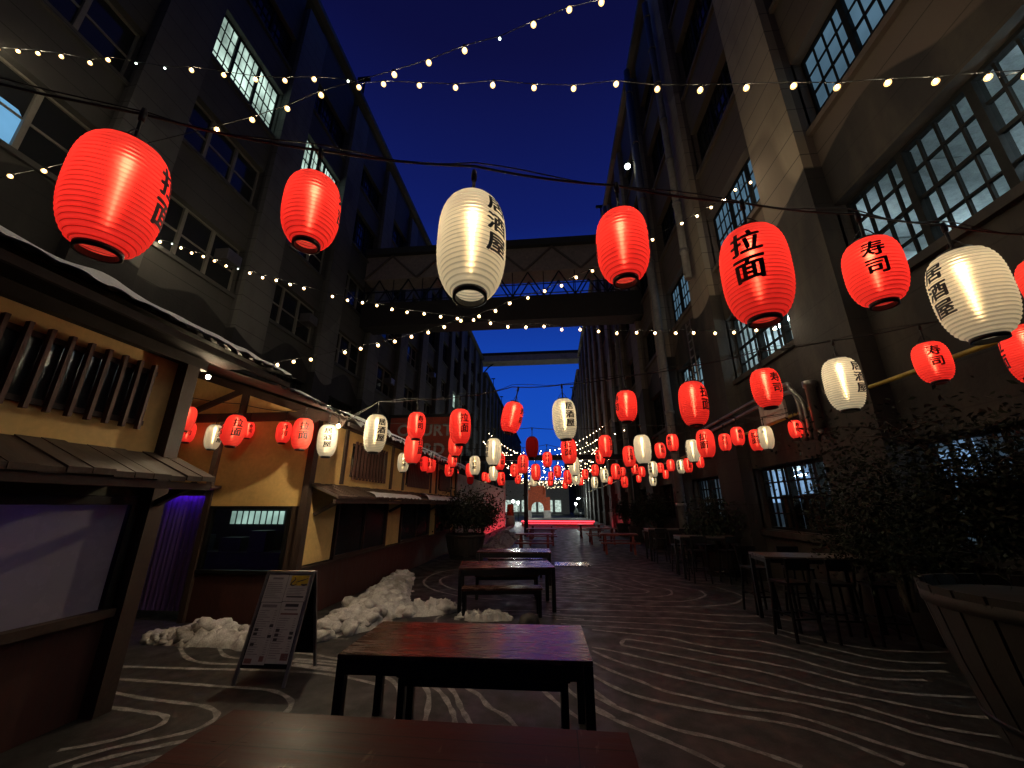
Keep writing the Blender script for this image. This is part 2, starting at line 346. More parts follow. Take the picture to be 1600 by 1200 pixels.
# ------------------------------------------------------------------ survey data (metres): lanterns per row, string light bulbs, painted lines
ROWS={
 1: [(-1.97,1.25,3.22,1.0,'r',0,0.93),(-1.14,1.45,3.24,0.89,'s',0,0.98),(-0.37,1.64,3.12,1.04,'w',0,0.72),(0.43,1.84,3.21,0.97,'s',0,-1),(1.2,2.03,3.11,1.0,'r',0,-0.12),(1.99,2.22,3.2,0.99,'s',0,0.15),(2.65,2.39,3.11,1.03,'w',0,-0.75),(3.31,2.55,3.26,0.85,'s',0,9)] ,
 2: [(-2.95,6.23,3.02,1.12,'w',0,0.5),(-2.15,5.98,3.09,1.01,'s',0,0.4),(-1.37,5.74,3.01,0.95,'r',0,0.4),(-0.54,5.48,3.08,1.07,'s',-12,0.9),(0.21,5.25,2.99,0.98,'w',0,0.5),(1.01,5.0,3.09,0.95,'s',0,-0.9),(1.77,4.76,3.04,0.96,'r',0,0.85),(2.52,4.53,3.15,1.06,'s',0,0.7),(3.2,4.32,3.11,1.01,'w',0,0.85),(3.93,4.09,3.25,0.98,'s',0,0.25),(4.61,3.88,3.23,1.02,'r',0,9)] ,
 3: [(-6.75,6.5,3.16,0.88,'s',0,0.1),(-6.31,6.0,3.3,0.75,'r',0,9),(-6.15,6.45,3.05,0.79,'w',0,0.7),(-5.88,6.45,3.13,0.81,'s',0,-0.8),(-5.54,6.2,3.11,0.97,'r',0,0.2),(-5.53,6.5,3.18,0.7,'s',0,0.3),(-4.75,6.4,3.1,0.88,'s',0,0.1),(-4.32,6.3,3.05,0.96,'r',0,0.1),(-3.9,6.4,2.94,0.98,'w',0,0)] ,
 4: [(-2.98,8.2,3.04,1.12,'r',0,0.8),(-2.08,8.35,3.12,1.1,'s',0,0.4),(-1.25,8.5,2.99,1.03,'w',0,-0.9),(-0.4,8.65,3.1,0.96,'d',0,9),(0.42,8.79,3.02,1.01,'r',0,-0.1),(1.26,8.94,3.14,0.88,'r',0,0.9),(2.11,9.09,3.08,1.14,'w',0,9),(2.83,9.22,3.24,0.93,'s',0,-0.5),(3.62,9.36,3.23,1.14,'r',0,-0.2),(4.42,9.5,3.41,1.02,'s',0,0.4),(4.95,8.2,3.32,0.85,'s',0,0.3),(4.95,9.32,3.34,0.93,'w',0,9)] ,
 5: [(-4.0,10.3,2.97,0.9,'w',0,0.1),(-4.0,12.17,3.12,1.1,'s',0,-0.8),(-3.86,12.25,3.15,1.07,'r',0,0),(-3.09,12.1,3.22,1.0,'s',0,0.6),(-2.34,11.96,3.04,1.02,'w',0,-0.1),(-1.54,11.82,3.14,0.92,'r',0,0.5),(-0.82,11.68,3.04,0.96,'r',0,0),(-0.09,11.55,3.15,1.01,'s',0,0),(0.68,11.4,2.94,0.94,'w',0,9),(1.42,11.27,3.17,0.95,'s',0,-0.5),(2.2,11.12,3.16,1.01,'r',0,0.2),(3.02,10.97,3.29,1.0,'s',0,0.4),(3.82,10.82,3.26,1.04,'w',0,9),(4.62,10.67,3.45,1.06,'s',0,0),(4.95,9.75,3.35,0.9,'r',0,-0.2)] ,
 6: [(-3.79,14.42,3.16,0.98,'r',0,0.2),(-3.01,14.45,3.11,0.91,'r',0,9),(-2.12,14.5,3.01,1.01,'w',0,9),(-1.34,14.54,3.1,1.1,'s',0,-0.1),(-0.55,14.58,3.03,1.04,'r',0,9),(0.25,14.62,3.05,1.01,'s',0,-0.3),(0.92,14.65,2.86,0.98,'w',0,9),(1.63,14.69,3.09,0.99,'s',0,-0.1),(2.38,14.72,3.04,1.0,'r',0,0.7),(3.08,14.76,3.13,0.9,'s',0,0.5),(3.73,14.79,3.12,1.0,'w',0,-0.5),(4.39,14.83,3.26,1.01,'s',0,9),(4.95,14.68,3.24,0.9,'r',0,0.4)] ,
 7: [(-4.7,19.18,3.34,1.01,'s',0,9),(-3.92,19.02,3.1,1.1,'d',0,9),(-3.2,18.87,3.18,0.99,'s',0,0.2),(-3.0,18.83,3.12,0.99,'s',0,0.3),(-2.36,18.69,3.07,1.1,'r',0,0.3),(-1.55,18.52,3.03,0.97,'s',0,0.1),(-0.79,18.36,2.98,0.99,'w',0,9),(0.01,18.19,3.14,0.94,'s',0,0.4),(0.76,18.03,3.07,1.1,'r',0,0.1),(1.53,17.87,3.19,1.01,'s',0,0.3),(2.35,17.7,3.12,1.08,'w',0,0.4),(3.13,17.53,3.26,0.9,'s',0,-0.2),(3.91,17.37,3.24,1.03,'s',0,9),(4.66,17.21,3.38,1.0,'s',0,0),(4.95,13.49,3.23,0.9,'s',0,9),(4.95,15.47,3.27,0.9,'w',0,-0.5)] ,
 8: [(-4.01,24.37,3.49,0.97,'w',0,9),(-0.03,22.84,3.15,1.05,'s',0,9),(0.79,22.52,2.98,1.1,'s',0,9),(1.66,22.19,3.13,1.0,'s',0,9),(2.36,21.92,3.05,1.1,'w',0,0.4),(3.15,21.62,3.13,0.95,'s',0,9),(3.86,21.34,3.04,1.05,'r',0,0),(4.55,21.08,3.18,0.9,'s',0,9),(4.95,17.6,3.14,0.9,'s',0,9),(4.95,19.87,3.04,0.98,'w',0,0.5)] 
}
STR={
 1: [(-11.3,4.5,11.06),(-10.71,4.47,10.87),(-10.13,4.44,10.68),(-9.44,4.4,10.42),(-8.65,4.37,10.08),(-8.19,4.34,10.03),(-7.45,4.3,9.72),(-6.75,4.27,9.44),(-6.15,4.24,9.3),(-5.43,4.2,9.01),(-4.75,4.17,8.75),(-4.19,4.14,8.6),(-3.6,4.11,8.48),(-3.01,4.08,8.29),(-2.81,4.07,8.15),(-2.39,4.05,8.12),(-1.81,4.02,7.96),(-1.22,3.99,7.8),(-0.66,3.96,7.75),(-0.08,3.93,7.55),(0.47,3.91,7.42),(1.04,3.88,7.38),(1.57,3.85,7.18),(2.1,3.82,7.07),(2.62,3.8,6.98),(3.15,3.77,6.89),(3.63,3.75,6.78),(4.15,3.72,6.73),(4.64,3.7,6.66),(5.16,3.67,6.61),(5.5,3.65,6.56)] ,
 2: [(-9.0,4.32,7.24),(-8.22,4.23,7.2),(-4.82,3.88,7.28),(-4.22,3.82,7.31),(-3.64,3.76,7.39),(-3.12,3.7,7.52),(-2.0,3.58,7.58),(-1.48,3.53,7.64),(-0.99,3.48,7.75),(-0.5,3.43,7.77),(-0.05,3.38,7.9),(0.41,3.33,8.0),(0.82,3.29,8.0)] ,
 3: [(-11.3,8.48,9.34),(-10.84,8.47,9.19),(-10.53,8.47,9.06),(-10.12,8.47,8.85),(-9.72,8.47,8.71),(-9.34,8.46,8.53),(-8.91,8.46,8.33),(-8.52,8.46,8.18),(-8.13,8.45,8.04),(-7.71,8.45,7.87),(-7.29,8.45,7.76),(-6.85,8.44,7.59),(-6.44,8.44,7.45),(-5.58,8.44,7.16),(-5.15,8.43,7.02),(-4.72,8.43,6.92),(-4.31,8.43,6.8),(-3.9,8.42,6.68),(-3.49,8.42,6.57),(-3.03,8.42,6.49),(-2.63,8.41,6.4),(-2.2,8.41,6.32),(-1.78,8.41,6.26),(-1.35,8.4,6.15),(-0.94,8.4,6.03),(-0.49,8.4,6.0),(-0.05,8.39,6.0),(0.37,8.39,5.89),(0.8,8.39,5.87),(1.22,8.39,5.8),(1.64,8.38,5.74),(2.07,8.38,5.72),(2.5,8.38,5.7),(2.94,8.37,5.68),(3.35,8.37,5.66),(3.81,8.37,5.63),(4.21,8.36,5.63),(4.69,8.36,5.65),(5.06,8.36,5.67),(5.5,8.35,5.66)] ,
 4: [(-5.6,6.99,4.7),(-5.28,7.04,4.77),(-4.95,7.08,4.83),(-4.27,7.19,5.0),(-3.97,7.23,5.1),(-3.59,7.29,5.18),(-3.27,7.34,5.28),(-2.92,7.39,5.39),(-2.58,7.44,5.51),(-2.23,7.49,5.64),(-1.87,7.54,5.81),(-1.5,7.6,5.93),(-1.13,7.66,6.08),(-0.79,7.71,6.27),(-0.4,7.77,6.43),(-0.01,7.82,6.61),(0.36,7.88,6.77),(0.74,7.94,7.01),(1.12,7.99,7.19),(2.65,8.22,8.12),(3.46,8.34,8.64),(3.87,8.4,8.89),(4.29,8.47,9.17),(4.67,8.52,9.41),(5.04,8.58,9.78),(5.5,8.65,10.06)] 
}
PL=[
[(0.33,4.48),(0.51,4.3),(0.7,4.15),(0.94,3.96),(1.11,3.81),(1.21,3.7)],
[(0.35,4.77),(0.54,4.55),(0.75,4.39),(1.01,4.19),(1.31,4.08),(1.54,3.94),(1.7,3.83),(1.79,3.76)],
[(0.4,5.25),(0.61,4.96),(0.83,4.77),(1.24,4.59),(1.63,4.48),(1.93,4.4),(2.15,4.31),(2.33,4.15),(2.47,3.97),(2.56,3.86)],
[(0.44,5.64),(0.67,5.36),(0.91,5.14),(1.11,4.93),(1.42,4.78),(1.7,4.64),(2.02,4.58),(2.25,4.47),(2.44,4.3),(2.6,4.14),(2.82,3.97),(3.01,3.88)],
[(0.48,6.04),(0.72,5.73),(0.99,5.51),(1.29,5.3),(1.66,5.1),(1.96,4.96),(2.17,4.88),(2.43,4.78),(2.67,4.64),(2.87,4.49),(3.02,4.32),(3.19,4.2),(3.52,4.01)],
[(0.49,6.17),(0.77,6.04),(1.06,5.86),(1.44,5.63),(1.78,5.42),(2.08,5.23),(2.36,5.05),(2.63,4.92),(2.88,4.8),(3.06,4.62),(3.24,4.47),(3.52,4.37),(3.83,4.31)],
[(0.9,6.29),(1.13,6.17),(1.53,5.95),(1.97,5.72),(2.32,5.57),(2.54,5.4),(2.77,5.15),(3.03,5.01),(3.27,4.89),(3.49,4.77),(3.72,4.68),(4.18,4.65)],
[(0.93,6.29),(0.92,6.37),(1.01,6.55),(1.2,6.5),(1.64,6.31),(2.03,6.08),(2.4,5.91),(2.64,5.78),(2.92,5.6),(3.15,5.36),(3.38,5.18),(3.66,5.1),(4.1,5.09),(4.42,5.09)],
[(0.57,6.96),(1.26,6.79),(1.65,6.67),(1.94,6.44),(2.29,6.28),(2.68,6.21),(2.96,6.05),(3.18,5.76),(3.4,5.54),(3.65,5.47),(4.07,5.48)],
[(0.09,7.23),(1.32,7.07),(1.74,7.01),(2.17,6.83),(2.62,6.76),(2.96,6.64),(3.2,6.37),(3.41,6.13),(3.63,5.88),(3.92,5.73),(4.53,5.76)],
[(0.02,7.48),(1.39,7.39),(1.87,7.34),(2.45,7.18),(2.96,7.13),(3.3,7.05),(3.5,6.69),(3.75,6.38),(3.96,6.15),(4.28,6.02),(4.75,6.03)],
[(-0.11,7.77),(1.46,7.72),(2.06,7.74),(2.53,7.61),(3.03,7.52),(3.4,7.53),(3.51,7.19),(3.74,6.87),(4.01,6.59),(4.32,6.44),(4.88,6.41),(5.21,6.46)],
[(-0.11,8.13),(1.94,8.16),(2.46,8.08),(3.16,7.99),(3.64,8.01),(3.97,7.75)],
[(3.16,10.84),(3.77,10.61),(3.94,10.15),(3.99,9.91),(3.99,9.61),(3.92,9.42),(3.52,8.93),(3.04,8.7),(2.45,8.57),(1.77,8.54),(1.11,8.65),(0.17,8.75),(-0.43,8.8)],
[(2.13,11.13),(2.95,10.53),(3.28,10.22),(3.29,9.84),(3.23,9.62),(2.89,9.23),(2.46,9.0),(1.88,9.0),(1.17,9.06),(0.18,9.13),(-0.45,9.18)],
[(2.01,11.46),(2.08,11.21),(2.24,10.6),(2.61,10.22),(2.58,9.77),(2.37,9.51),(1.96,9.36),(1.45,9.33),(0.19,9.47),(-0.47,9.53)],
[(0.91,11.8),(1.19,11.38),(1.63,10.69),(2.01,10.16),(2.11,9.91),(1.88,9.7),(1.25,9.67),(0.47,9.81),(-0.35,9.93)],
[(0.46,11.85),(0.67,11.5),(1.0,11.02),(1.38,10.52),(1.55,10.11),(1.36,10.0),(0.76,10.04),(0.21,10.19),(-0.21,10.26)],
[(0.25,11.55),(0.55,11.14),(0.82,10.77),(1.04,10.41),(0.86,10.25),(0.39,10.35),(-0.07,10.52)],
[(0.06,11.35),(0.42,11.05),(0.6,10.74),(0.4,10.65),(0.05,10.77)],
[(1.49,13.01),(2.13,12.12),(2.92,11.55),(3.56,11.19),(4.33,10.96)],
[(1.81,13.52),(2.65,12.37),(3.45,11.78),(4.27,11.51)],
[(2.41,13.58),(3.19,12.52),(4.0,12.01)],
[(-2.59,12.76),(-3.1,12.39),(-3.38,11.61),(-3.33,10.71),(-3.1,10.1),(-2.71,9.58),(-2.15,9.14),(-1.7,8.96),(-1.07,8.8)],
[(-1.9,12.16),(-2.67,11.8),(-2.96,11.09),(-2.81,10.43),(-2.45,9.88),(-2.03,9.52),(-1.45,9.33),(-0.91,9.26),(-0.49,9.08)],
[(-1.96,7.03),(-2.02,7.38),(-1.89,7.7),(-1.57,7.85),(-0.79,7.98),(0.09,7.98)],
[(-1.38,6.95),(-1.38,7.37),(-1.09,7.62),(-0.51,7.76),(-0.08,7.64),(0.49,7.52)],
[(-3.42,5.57),(-3.12,5.53),(-2.8,5.44),(-2.2,5.29),(-1.65,5.0),(-1.45,4.82),(-1.31,4.6),(-1.21,4.22),(-1.18,4.02)],
[(-3.29,5.38),(-2.88,5.35),(-2.44,5.27),(-1.69,5.05),(-1.36,4.83),(-1.17,4.62),(-1.03,4.38),(-0.95,4.21),(-0.88,3.98)],
[(-3.19,5.23),(-2.62,5.13),(-2.22,5.06),(-1.84,4.91),(-1.58,4.53),(-1.47,4.19),(-1.44,3.93)],
[(-1.53,5.15),(-1.26,4.94),(-1.06,4.67),(-0.93,4.39),(-0.84,4.22),(-0.72,4.0)],
[(-1.02,5.54),(-1.07,5.2),(-1.09,5.01),(-0.99,4.82),(-0.8,4.65),(-0.66,4.42),(-0.47,4.25),(-0.34,4.04)],
[(-0.8,5.43),(-0.52,5.14),(-0.29,4.98),(-0.15,4.81),(-0.03,4.6),(0.12,4.38),(0.31,4.16)],
[(-0.52,5.59),(-0.09,5.18),(0.04,5.01),(0.17,4.75),(0.35,4.52),(0.51,4.32)],
[(-0.27,5.68),(0.13,5.26),(0.35,4.9),(0.55,4.56)],
[(-5.18,4.42),(-4.58,4.33),(-4.14,4.25),(-3.69,4.2),(-3.39,4.16),(-3.19,4.07),(-3.1,3.95),(-3.12,3.79),(-3.26,3.66),(-3.52,3.5),(-3.66,3.36),(-3.76,3.21)],
[(-4.27,4.05),(-3.98,4.02),(-3.72,3.99),(-3.57,3.94),(-3.5,3.83),(-3.54,3.71),(-3.69,3.55),(-3.94,3.4)],
[(-5.29,4.69),(-4.91,4.63),(-4.24,4.6),(-3.64,4.57),(-3.22,4.56),(-2.91,4.51),(-2.64,4.35),(-2.54,4.17),(-2.54,4.0)],
[(-5.29,4.94),(-4.61,4.96),(-4.01,4.98),(-3.42,5.01),(-2.82,5.0),(-2.34,4.91),(-1.85,4.75)],
[(-4.65,5.74),(-4.3,5.42),(-3.99,5.32),(-3.33,5.31),(-2.67,5.24),(-2.0,5.11)],
[(-5.1,5.6),(-4.65,5.26),(-4.28,5.14),(-3.84,5.14),(-3.23,5.17),(-2.56,5.06)],
[(-3.54,5.76),(-3.49,5.95),(-3.34,6.12),(-2.99,6.16)],
[(-2.72,3.79),(-2.95,3.68),(-3.22,3.52),(-3.45,3.36),(-3.59,3.23)],
[(-2.74,3.56),(-3.02,3.43),(-3.19,3.31),(-3.29,3.23)],
]

# ================================================================== GROUND
bm = BM(); quad(bm, [(-300, -200, 0), (300, -200, 0), (300, 600, 0), (-300, 600, 0)])
struct(obj('ground', bm, M['ground']))
def catmull(P, k=8):
    out = []
    for i in range(len(P) - 1):
        p0 = P[max(i - 1, 0)]; p1 = P[i]; p2 = P[i + 1]; p3 = P[min(i + 2, len(P) - 1)]
        for j in range(k):
            t = j / k; a = []
            for c in range(len(p1)):
                a.append(.5 * (2 * p1[c] + (p2[c] - p0[c]) * t + (2 * p0[c] - 5 * p1[c] + 4 * p2[c] - p3[c]) * t * t + (3 * p1[c] - p0[c] - 3 * p2[c] + p3[c]) * t ** 3))
            out.append(tuple(a))
    out.append(tuple(P[-1])); return out
bm = BM()
rl = random.Random(3)
for li, P in enumerate(PL):
    pts = catmull(P, 8); L = []
    for i, p in enumerate(pts):
        a = Vector(pts[max(i - 1, 0)]); b = Vector(pts[min(i + 1, len(pts) - 1)]); d = (b - a)
        if d.length < 1e-6: continue
        d.normalize(); nrm = Vector((-d.y, d.x)); w = .026 + .005 * math.sin(i * .7 + li) + rl.uniform(-.001, .001)
        z = .004 + (li % 7) * .0005
        L.append((bm.verts.new((p[0] + nrm.x * w, p[1] + nrm.y * w, z)), bm.verts.new((p[0] - nrm.x * w, p[1] - nrm.y * w, z))))
    for a, b in zip(L, L[1:]):
        bm.faces.new((a[0], a[1], b[1], b[0]))
struct(obj('painted_floor_lines', bm, M['line']))

# ================================================================== BUILDINGS
Y0, BAY, PIERW = 6.62, 4.9, 1.48          # first pier starts at Y0; window bays between piers
SILLS = [1.27, 5.43, 9.29, 13.15, 17.05, 21.2]
WH = [1.55, 1.95, 1.95, 1.95, 2.5, 1.9]
def facade(root, xf, s, y0, y1, top, mat, name='wall', reveal=.28, pier=.34):
    """xf: wall plane, s = +1 if the building lies at x > xf"""
    bm = BM()
    k0 = math.floor((y0 - Y0) / BAY); k1 = math.ceil((y1 - Y0) / BAY)
    bays = []
    rows = [(z, z + h) for z, h in zip(SILLS, WH)]
    xin = xf + s * reveal
    for k in range(k0, k1 + 1):
        pa = max(y0, Y0 + k * BAY); pb = min(y1, pa + PIERW if Y0 + k * BAY >= y0 else Y0 + k * BAY + PIERW)
        if pb > pa + .05: box(bm, xf - s * pier, xf + s * .05, pa, pb, 0, top - .9)
        wa = Y0 + k * BAY + PIERW; wb = wa + BAY - PIERW
        wa2, wb2 = max(wa, y0), min(wb, y1)
        if wb2 - wa2 < .2: continue
        full = (wa2 == wa and wb2 == wb)
        zs = [0]
        if full:
            for a, b in rows: zs += [a, b]
        zs.append(top)
        for i in range(len(zs) - 1):
            if i % 2 == 0: quad(bm, [(xf, wa2, zs[i]), (xf, wb2, zs[i]), (xf, wb2, zs[i + 1]), (xf, wa2, zs[i + 1])])
            else:
                a, b = zs[i], zs[i + 1]
                for q in ([(xf, wa, a), (xin, wa, a), (xin, wb, a), (xf, wb, a)], [(xf, wa, b), (xin, wa, b), (xin, wb, b), (xf, wb, b)],
                          [(xf, wa, a), (xin, wa, a), (xin, wa, b), (xf, wa, b)], [(xf, wb, a), (xin, wb, a), (xin, wb, b), (xf, wb, b)]): quad(bm, q)
        if full: bays.append((k, wa, wb))
        # behind the piers the wall plane closes with the pier box itself
    # rear, ends and sill ledges
    for k, wa, wb in bays:
        for a, b in rows: box(bm, xf - s * .10, xf - s * .003, wa - .08, wb + .08, a - .16, a - .02)
    xb = xf + s * 14
    quad(bm, [(xf, y0, 0), (xb, y0, 0), (xb, y0, top), (xf, y0, top)]); quad(bm, [(xf, y1, 0), (xb, y1, 0), (xb, y1, top), (xf, y1, top)])
    quad(bm, [(xb, y0, 0), (xb, y1, 0), (xb, y1, top), (xb, y0, top)])
    obj(name, bm, mat, root)
    bm = BM(); box(bm, min(xf - s * .45, xb), max(xf - s * .45, xb), y0, y1, top + .004, top + .30); obj('cornice', bm, mat, root)
    return bays, rows, xin
WW = BAY - PIERW
def sash_mesh(w, h, units, cols, nrows, t=.034, mull=.11):
    bm = BM(); d = .06
    box(bm, -d, d, 0, .06, 0, h); box(bm, -d, d, w - .06, w, 0, h); box(bm, -d, d, .06, w - .06, 0, .06); box(bm, -d, d, .06, w - .06, h - .06, h)
    uw = (w - .12) / units
    for u in range(units):
        a = .06 + u * uw
        if u: box(bm, -d - .02, d + .02, a - mull / 2, a + mull / 2, .063, h - .063)
        for c in range(1, cols):
            yy = a + c * uw / cols; box(bm, -.025, .025, yy - t / 2, yy + t / 2, .063, h - .063)
    for r in range(1, nrows):
        z = h * r / nrows; q = .06 if r == nrows // 2 else t
        box(bm, -.03, .03, .063, w - .063, z - q / 2, z + q / 2)
    return bm
FR = {}
def frame_proto(key):
    return FR.get(key)
def window(root, key, xin, wa, z, h, panemat, framemat, units, cols, rws):
    kk = (key, round(h, 2))
    if kk not in FR:
        me = bpy.data.meshes.new('window'); b = sash_mesh(WW, h, units, cols, rws); bmesh.ops.recalc_face_normals(b, faces=b.faces); b.to_mesh(me); b.free(); me.materials.append(framemat); FR[kk] = me
    pk = ('pane', panemat.name, round(h, 2))
    if pk not in FR:
        me = bpy.data.meshes.new('pane'); b = BM(); quad(b, [(0, .05, .05), (0, WW - .05, .05), (0, WW - .05, h - .05), (0, .05, h - .05)]); b.to_mesh(me); b.free(); me.materials.append(panemat); FR[pk] = me
    o = bpy.data.objects.new('window', FR[kk]); COL.objects.link(o); o.parent = root; o.location = (xin, wa, z)
    p = bpy.data.objects.new('pane', FR[pk]); COL.objects.link(p); p.parent = o
    return o
def ac_unit(parent, s, y, z):
    bm = BM(); box(bm, -s * .55, -s * .02, y, y + .62, z, z + .42)
    for k in range(6): box(bm, -s * .57, -s * .553, y + .05, y + .57, z + .05 + k * .06, z + .085 + k * .06)
    obj('air_conditioner', bm, M['alu'], parent)

XR, XL = 5.6, -11.5
GRP_B = 'industrial buildings lining the alley'
rb_ = thing('industrial_building', 'tall beige building on the right with lit steel windows and dark mural', 'building', (XR, 0, 0))
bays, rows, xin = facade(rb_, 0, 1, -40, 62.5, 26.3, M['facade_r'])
rnd = random.Random(11)
for (k, wa, wb) in bays:
    for j, (a, b) in enumerate(rows):
        if k < -2: continue
        pm_ = M['glass']
        key = (k, j)
        if j == 0: pm_ = M['glass_clear'] if k in (-1, 0, 1) else M['glass']
        if j == 1 and k in (-2, -1, 0): pm_ = M['glass_clear']
        if j == 1 and k in (1,): pm_ = M['win_teal']
        if j == 2 and k in (-2, -1, 0): pm_ = M['win_blue']
        if (k, j) in ((1, 2), (4, 2), (7, 1)): pm_ = M['win_blue']
        window(rb_, 'steel', xin, wa, a, b - a, pm_, M['sash'], 3, 4, 4)
# lit rooms behind the clear panes
def room(root, x0, x1, y0, y1, z0, z1, lamps, curtain=None):
    bm = BM()
    quad(bm, [(x0, y0, z0), (x1, y0, z0), (x1, y1, z0), (x0, y1, z0)]); quad(bm, [(x0, y0, z1), (x1, y0, z1), (x1, y1, z1), (x0, y1, z1)])
    quad(bm, [(x1, y0, z0), (x1, y1, z0), (x1, y1, z1), (x1, y0, z1)]); quad(bm, [(x0, y0, z0), (x1, y0, z0), (x1, y0, z1), (x0, y0, z1)]); quad(bm, [(x0, y1, z0), (x1, y1, z0), (x1, y1, z1), (x0, y1, z1)])
    y = y0 + .8
    while y < y1: box(bm, x0 + .2, x1 - .1, y, y + .3, z1 - .45, z1 - .05); y += 2.45       # ceiling beams
    for q in range(5):
        yy = y0 + (y1 - y0) * (q + .5) / 5; box(bm, x1 - 1.6, x1 - .9, yy - .5, yy + .35, z0 + .05, z0 + 1.1 + .5 * (q % 2))   # storage
    obj('interior_room', bm, M['room'], root)
    for (x, y, z, l) in lamps:
        bm = BM(); box(bm, x - .05, x + .05, y - l / 2, y + l / 2, z - .04, z); obj('fluorescent_lamp', bm, M['fluor'], root)
room(rb_, .34, 6.5, -1.6, 11.45, 5.0, 8.3, [(1.1, 3.52, 6.62, .5), (1.4, 1.2, 7.55, .9), (4.6, 6.0, 7.6, .9), (4.4, 9.2, 7.6, .9), (3.2, .2, 7.6, .9), (1.2, 10.7, 6.9, .9), (1.5, 8.7, 7.3, .6)])
room(rb_, .34, 4.5, 3.0, 16.6, .05, 3.4, [(1.1, 8.9, 2.78, .5), (1.2, 5.1, 2.8, .5), (2.4, 13.6, 2.8, .6)])
bm = BM()
for y0_, y1_ in ((3.3, 6.5), (8.3, 9.6), (9.7, 11.4), (13.3, 16.2)): quad(bm, [(2.6, y0_, 1.95), (2.6, y1_ + .6, 1.95), (2.6, y1_ + .6, 3.3), (2.6, y0_, 3.3)])
obj('added_glow_panel', bm, em('added_blue_glow', (.40, .62, 1.0), 1.15, (1.4, .25)), rb_)  # added glowing sheet that makes the ground-floor windows look blue
for y0_, y1_ in ((8.2, 9.2), (9.3, 10.5), (10.62, 11.4), (4.0, 6.5)):
    bm = BM()
    n = 24
    vs = [[bm.verts.new((.50 + .04 * math.sin(i * 1.9), y0_ + (y1_ - y0_) * i / n, z)) for i in range(n + 1)] for z in (1.2, 2.12)]
    for i in range(n): bm.faces.new((vs[0][i], vs[0][i + 1], vs[1][i + 1], vs[1][i]))
    obj('curtain', bm, M['curtain'], rb_)

lb_ = thing('industrial_building', 'tall grey industrial building on the left behind the stalls with two bright upper windows', 'building', (XL, 0, 0))
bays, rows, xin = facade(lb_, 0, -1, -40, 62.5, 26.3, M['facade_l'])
for (k, wa, wb) in bays:
    for j, (a, b) in enumerate(rows):
        if k < -2: continue
        pm_ = M['glass']; kind = ('white', M['sash_w'], 3, 1, 2) if j in (2, 3) else ('steel', M['sash'], 3, 4, 4)
        if (k, j) in ((0, 4), (1, 4)): pm_ = M['win_white']
        if (k, j) in ((6, 2), (7, 3), (9, 1)): pm_ = M['win_white']
        if (k, j) == (-1, 2):      # one lit room shows in the lower sash of this window
            bm = BM(); bm.faces.new([bm.verts.new(q) for q in ((xin + .006, wa + 1.0, a + .06), (xin + .006, wa + 2.2, a + .06), (xin + .006, wa + 2.2, a + 1.0), (xin + .006, wa + 2.1, a + 1.12), (xin + .006, wa + 1.0, a + 1.12))])
            obj('lit_pane', bm, M['win_sky'], lb_)
        w = window(lb_, kind[0], xin, wa, a, b - a, pm_, kind[1], *kind[2:])
        if (k, j) in ((0, 2), (1, 2), (3, 2), (5, 3)): ac_unit(w, -1, 2.5, .95)
    
for side, xf, s, mt, lab in ((0, XR, 1, M['facade_r'], 'long ribbed industrial building beyond the high bridge on the right'), (1, XL, -1, M['facade_l'], 'long ribbed industrial building beyond the high bridge on the left')):
    r = thing('industrial_building', lab, 'building', (xf, 0, 0))
    bays, rows, xin = facade(r, 0, s, 66, 150, 25.0, mt)
    for (k, wa, wb) in bays:
        for j, (a, b) in enumerate(rows[1:]):
            pm_ = M['win_teal'] if rnd.random() < .05 else M['glass']
            window(r, 'steel', xin, wa, a, b - a, pm_, M['sash'], 3, 4, 4)

# far cross street building closing the alley
r = thing('brick_building', 'low far building with a row of white lit shop fronts closing the alley', 'building', (-3, 92, 0))
bm = BM(); box(bm, -10, 7, 0, 8, 0, 7.5); obj('wall', bm, M['whitewash'], r)
for i in range(7):
    bm = BM(); box(bm, -7.6 + i * 1.9, -6.3 + i * 1.9, -.06, -.004, .5, 3.0); w = obj('window', bm, M['shop'], r)

# ------------------------------------------------------------------ skybridges
r = thing('skybridge', 'dark covered steel skybridge joining both buildings above the lanterns', 'bridge', (0, 20.5, 0))
bm = BM(); box(bm, XL - .02, XR + .02, 0, 1.2, 12.35, 13.95); obj('deck_box', bm, pm('dark_bridge_cladding', (.022, .017, .014), .8), r)
bm = BM()
for yy in (.06, 1.14):
    n = 9
    for i in range(n):
        xa = XL + (XR - XL) * i / n; xb = XL + (XR - XL) * (i + 1) / n; xm = (xa + xb) / 2
        bar(bm, (xa, yy, 13.95), (xm, yy, 15.6), .07, .07); bar(bm, (xm, yy, 15.6), (xb, yy, 13.95), .07, .07); bar(bm, (xa, yy, 13.95), (xa, yy, 15.6), .05, .05)
    bar(bm, (XL, yy, 14.75), (XR, yy, 14.75), .05, .05)
obj('truss', bm, M['steel'], r)
bm = BM(); box(bm, XL - .02, XR + .02, -.05, 1.25, 15.6, 17.3); obj('upper_panel', bm, pm('brown_bridge_panel', (.22, .175, .155), .8), r)
bm = BM()
for i in range(5):
    xa = XL + (XR - XL) * i / 5; xb = xa + (XR - XL) / 10
    bar(bm, (xa, -.11, 15.62), (xb, -.11, 17.28), .11, .10); bar(bm, (xb, -.11, 17.28), (xa + (XR - XL) / 5, -.11, 15.62), .11, .10)
obj('upper_brace', bm, pm('brown_brace', (.10, .08, .07), .8), r)
bm = BM(); box(bm, XL - .02, XR + .02, -.35, 1.5, 17.302, 17.75); obj('roof', bm, M['roof_dark'], r)
r = thing('skybridge', 'thin high skybridge joining the roofs far down the alley', 'bridge', (0, 63, 0))
bm = BM(); box(bm, XL - 1, XR + 1, 0, 2.6, 26.2, 27.3); obj('deck_box', bm, M['concrete'], r)
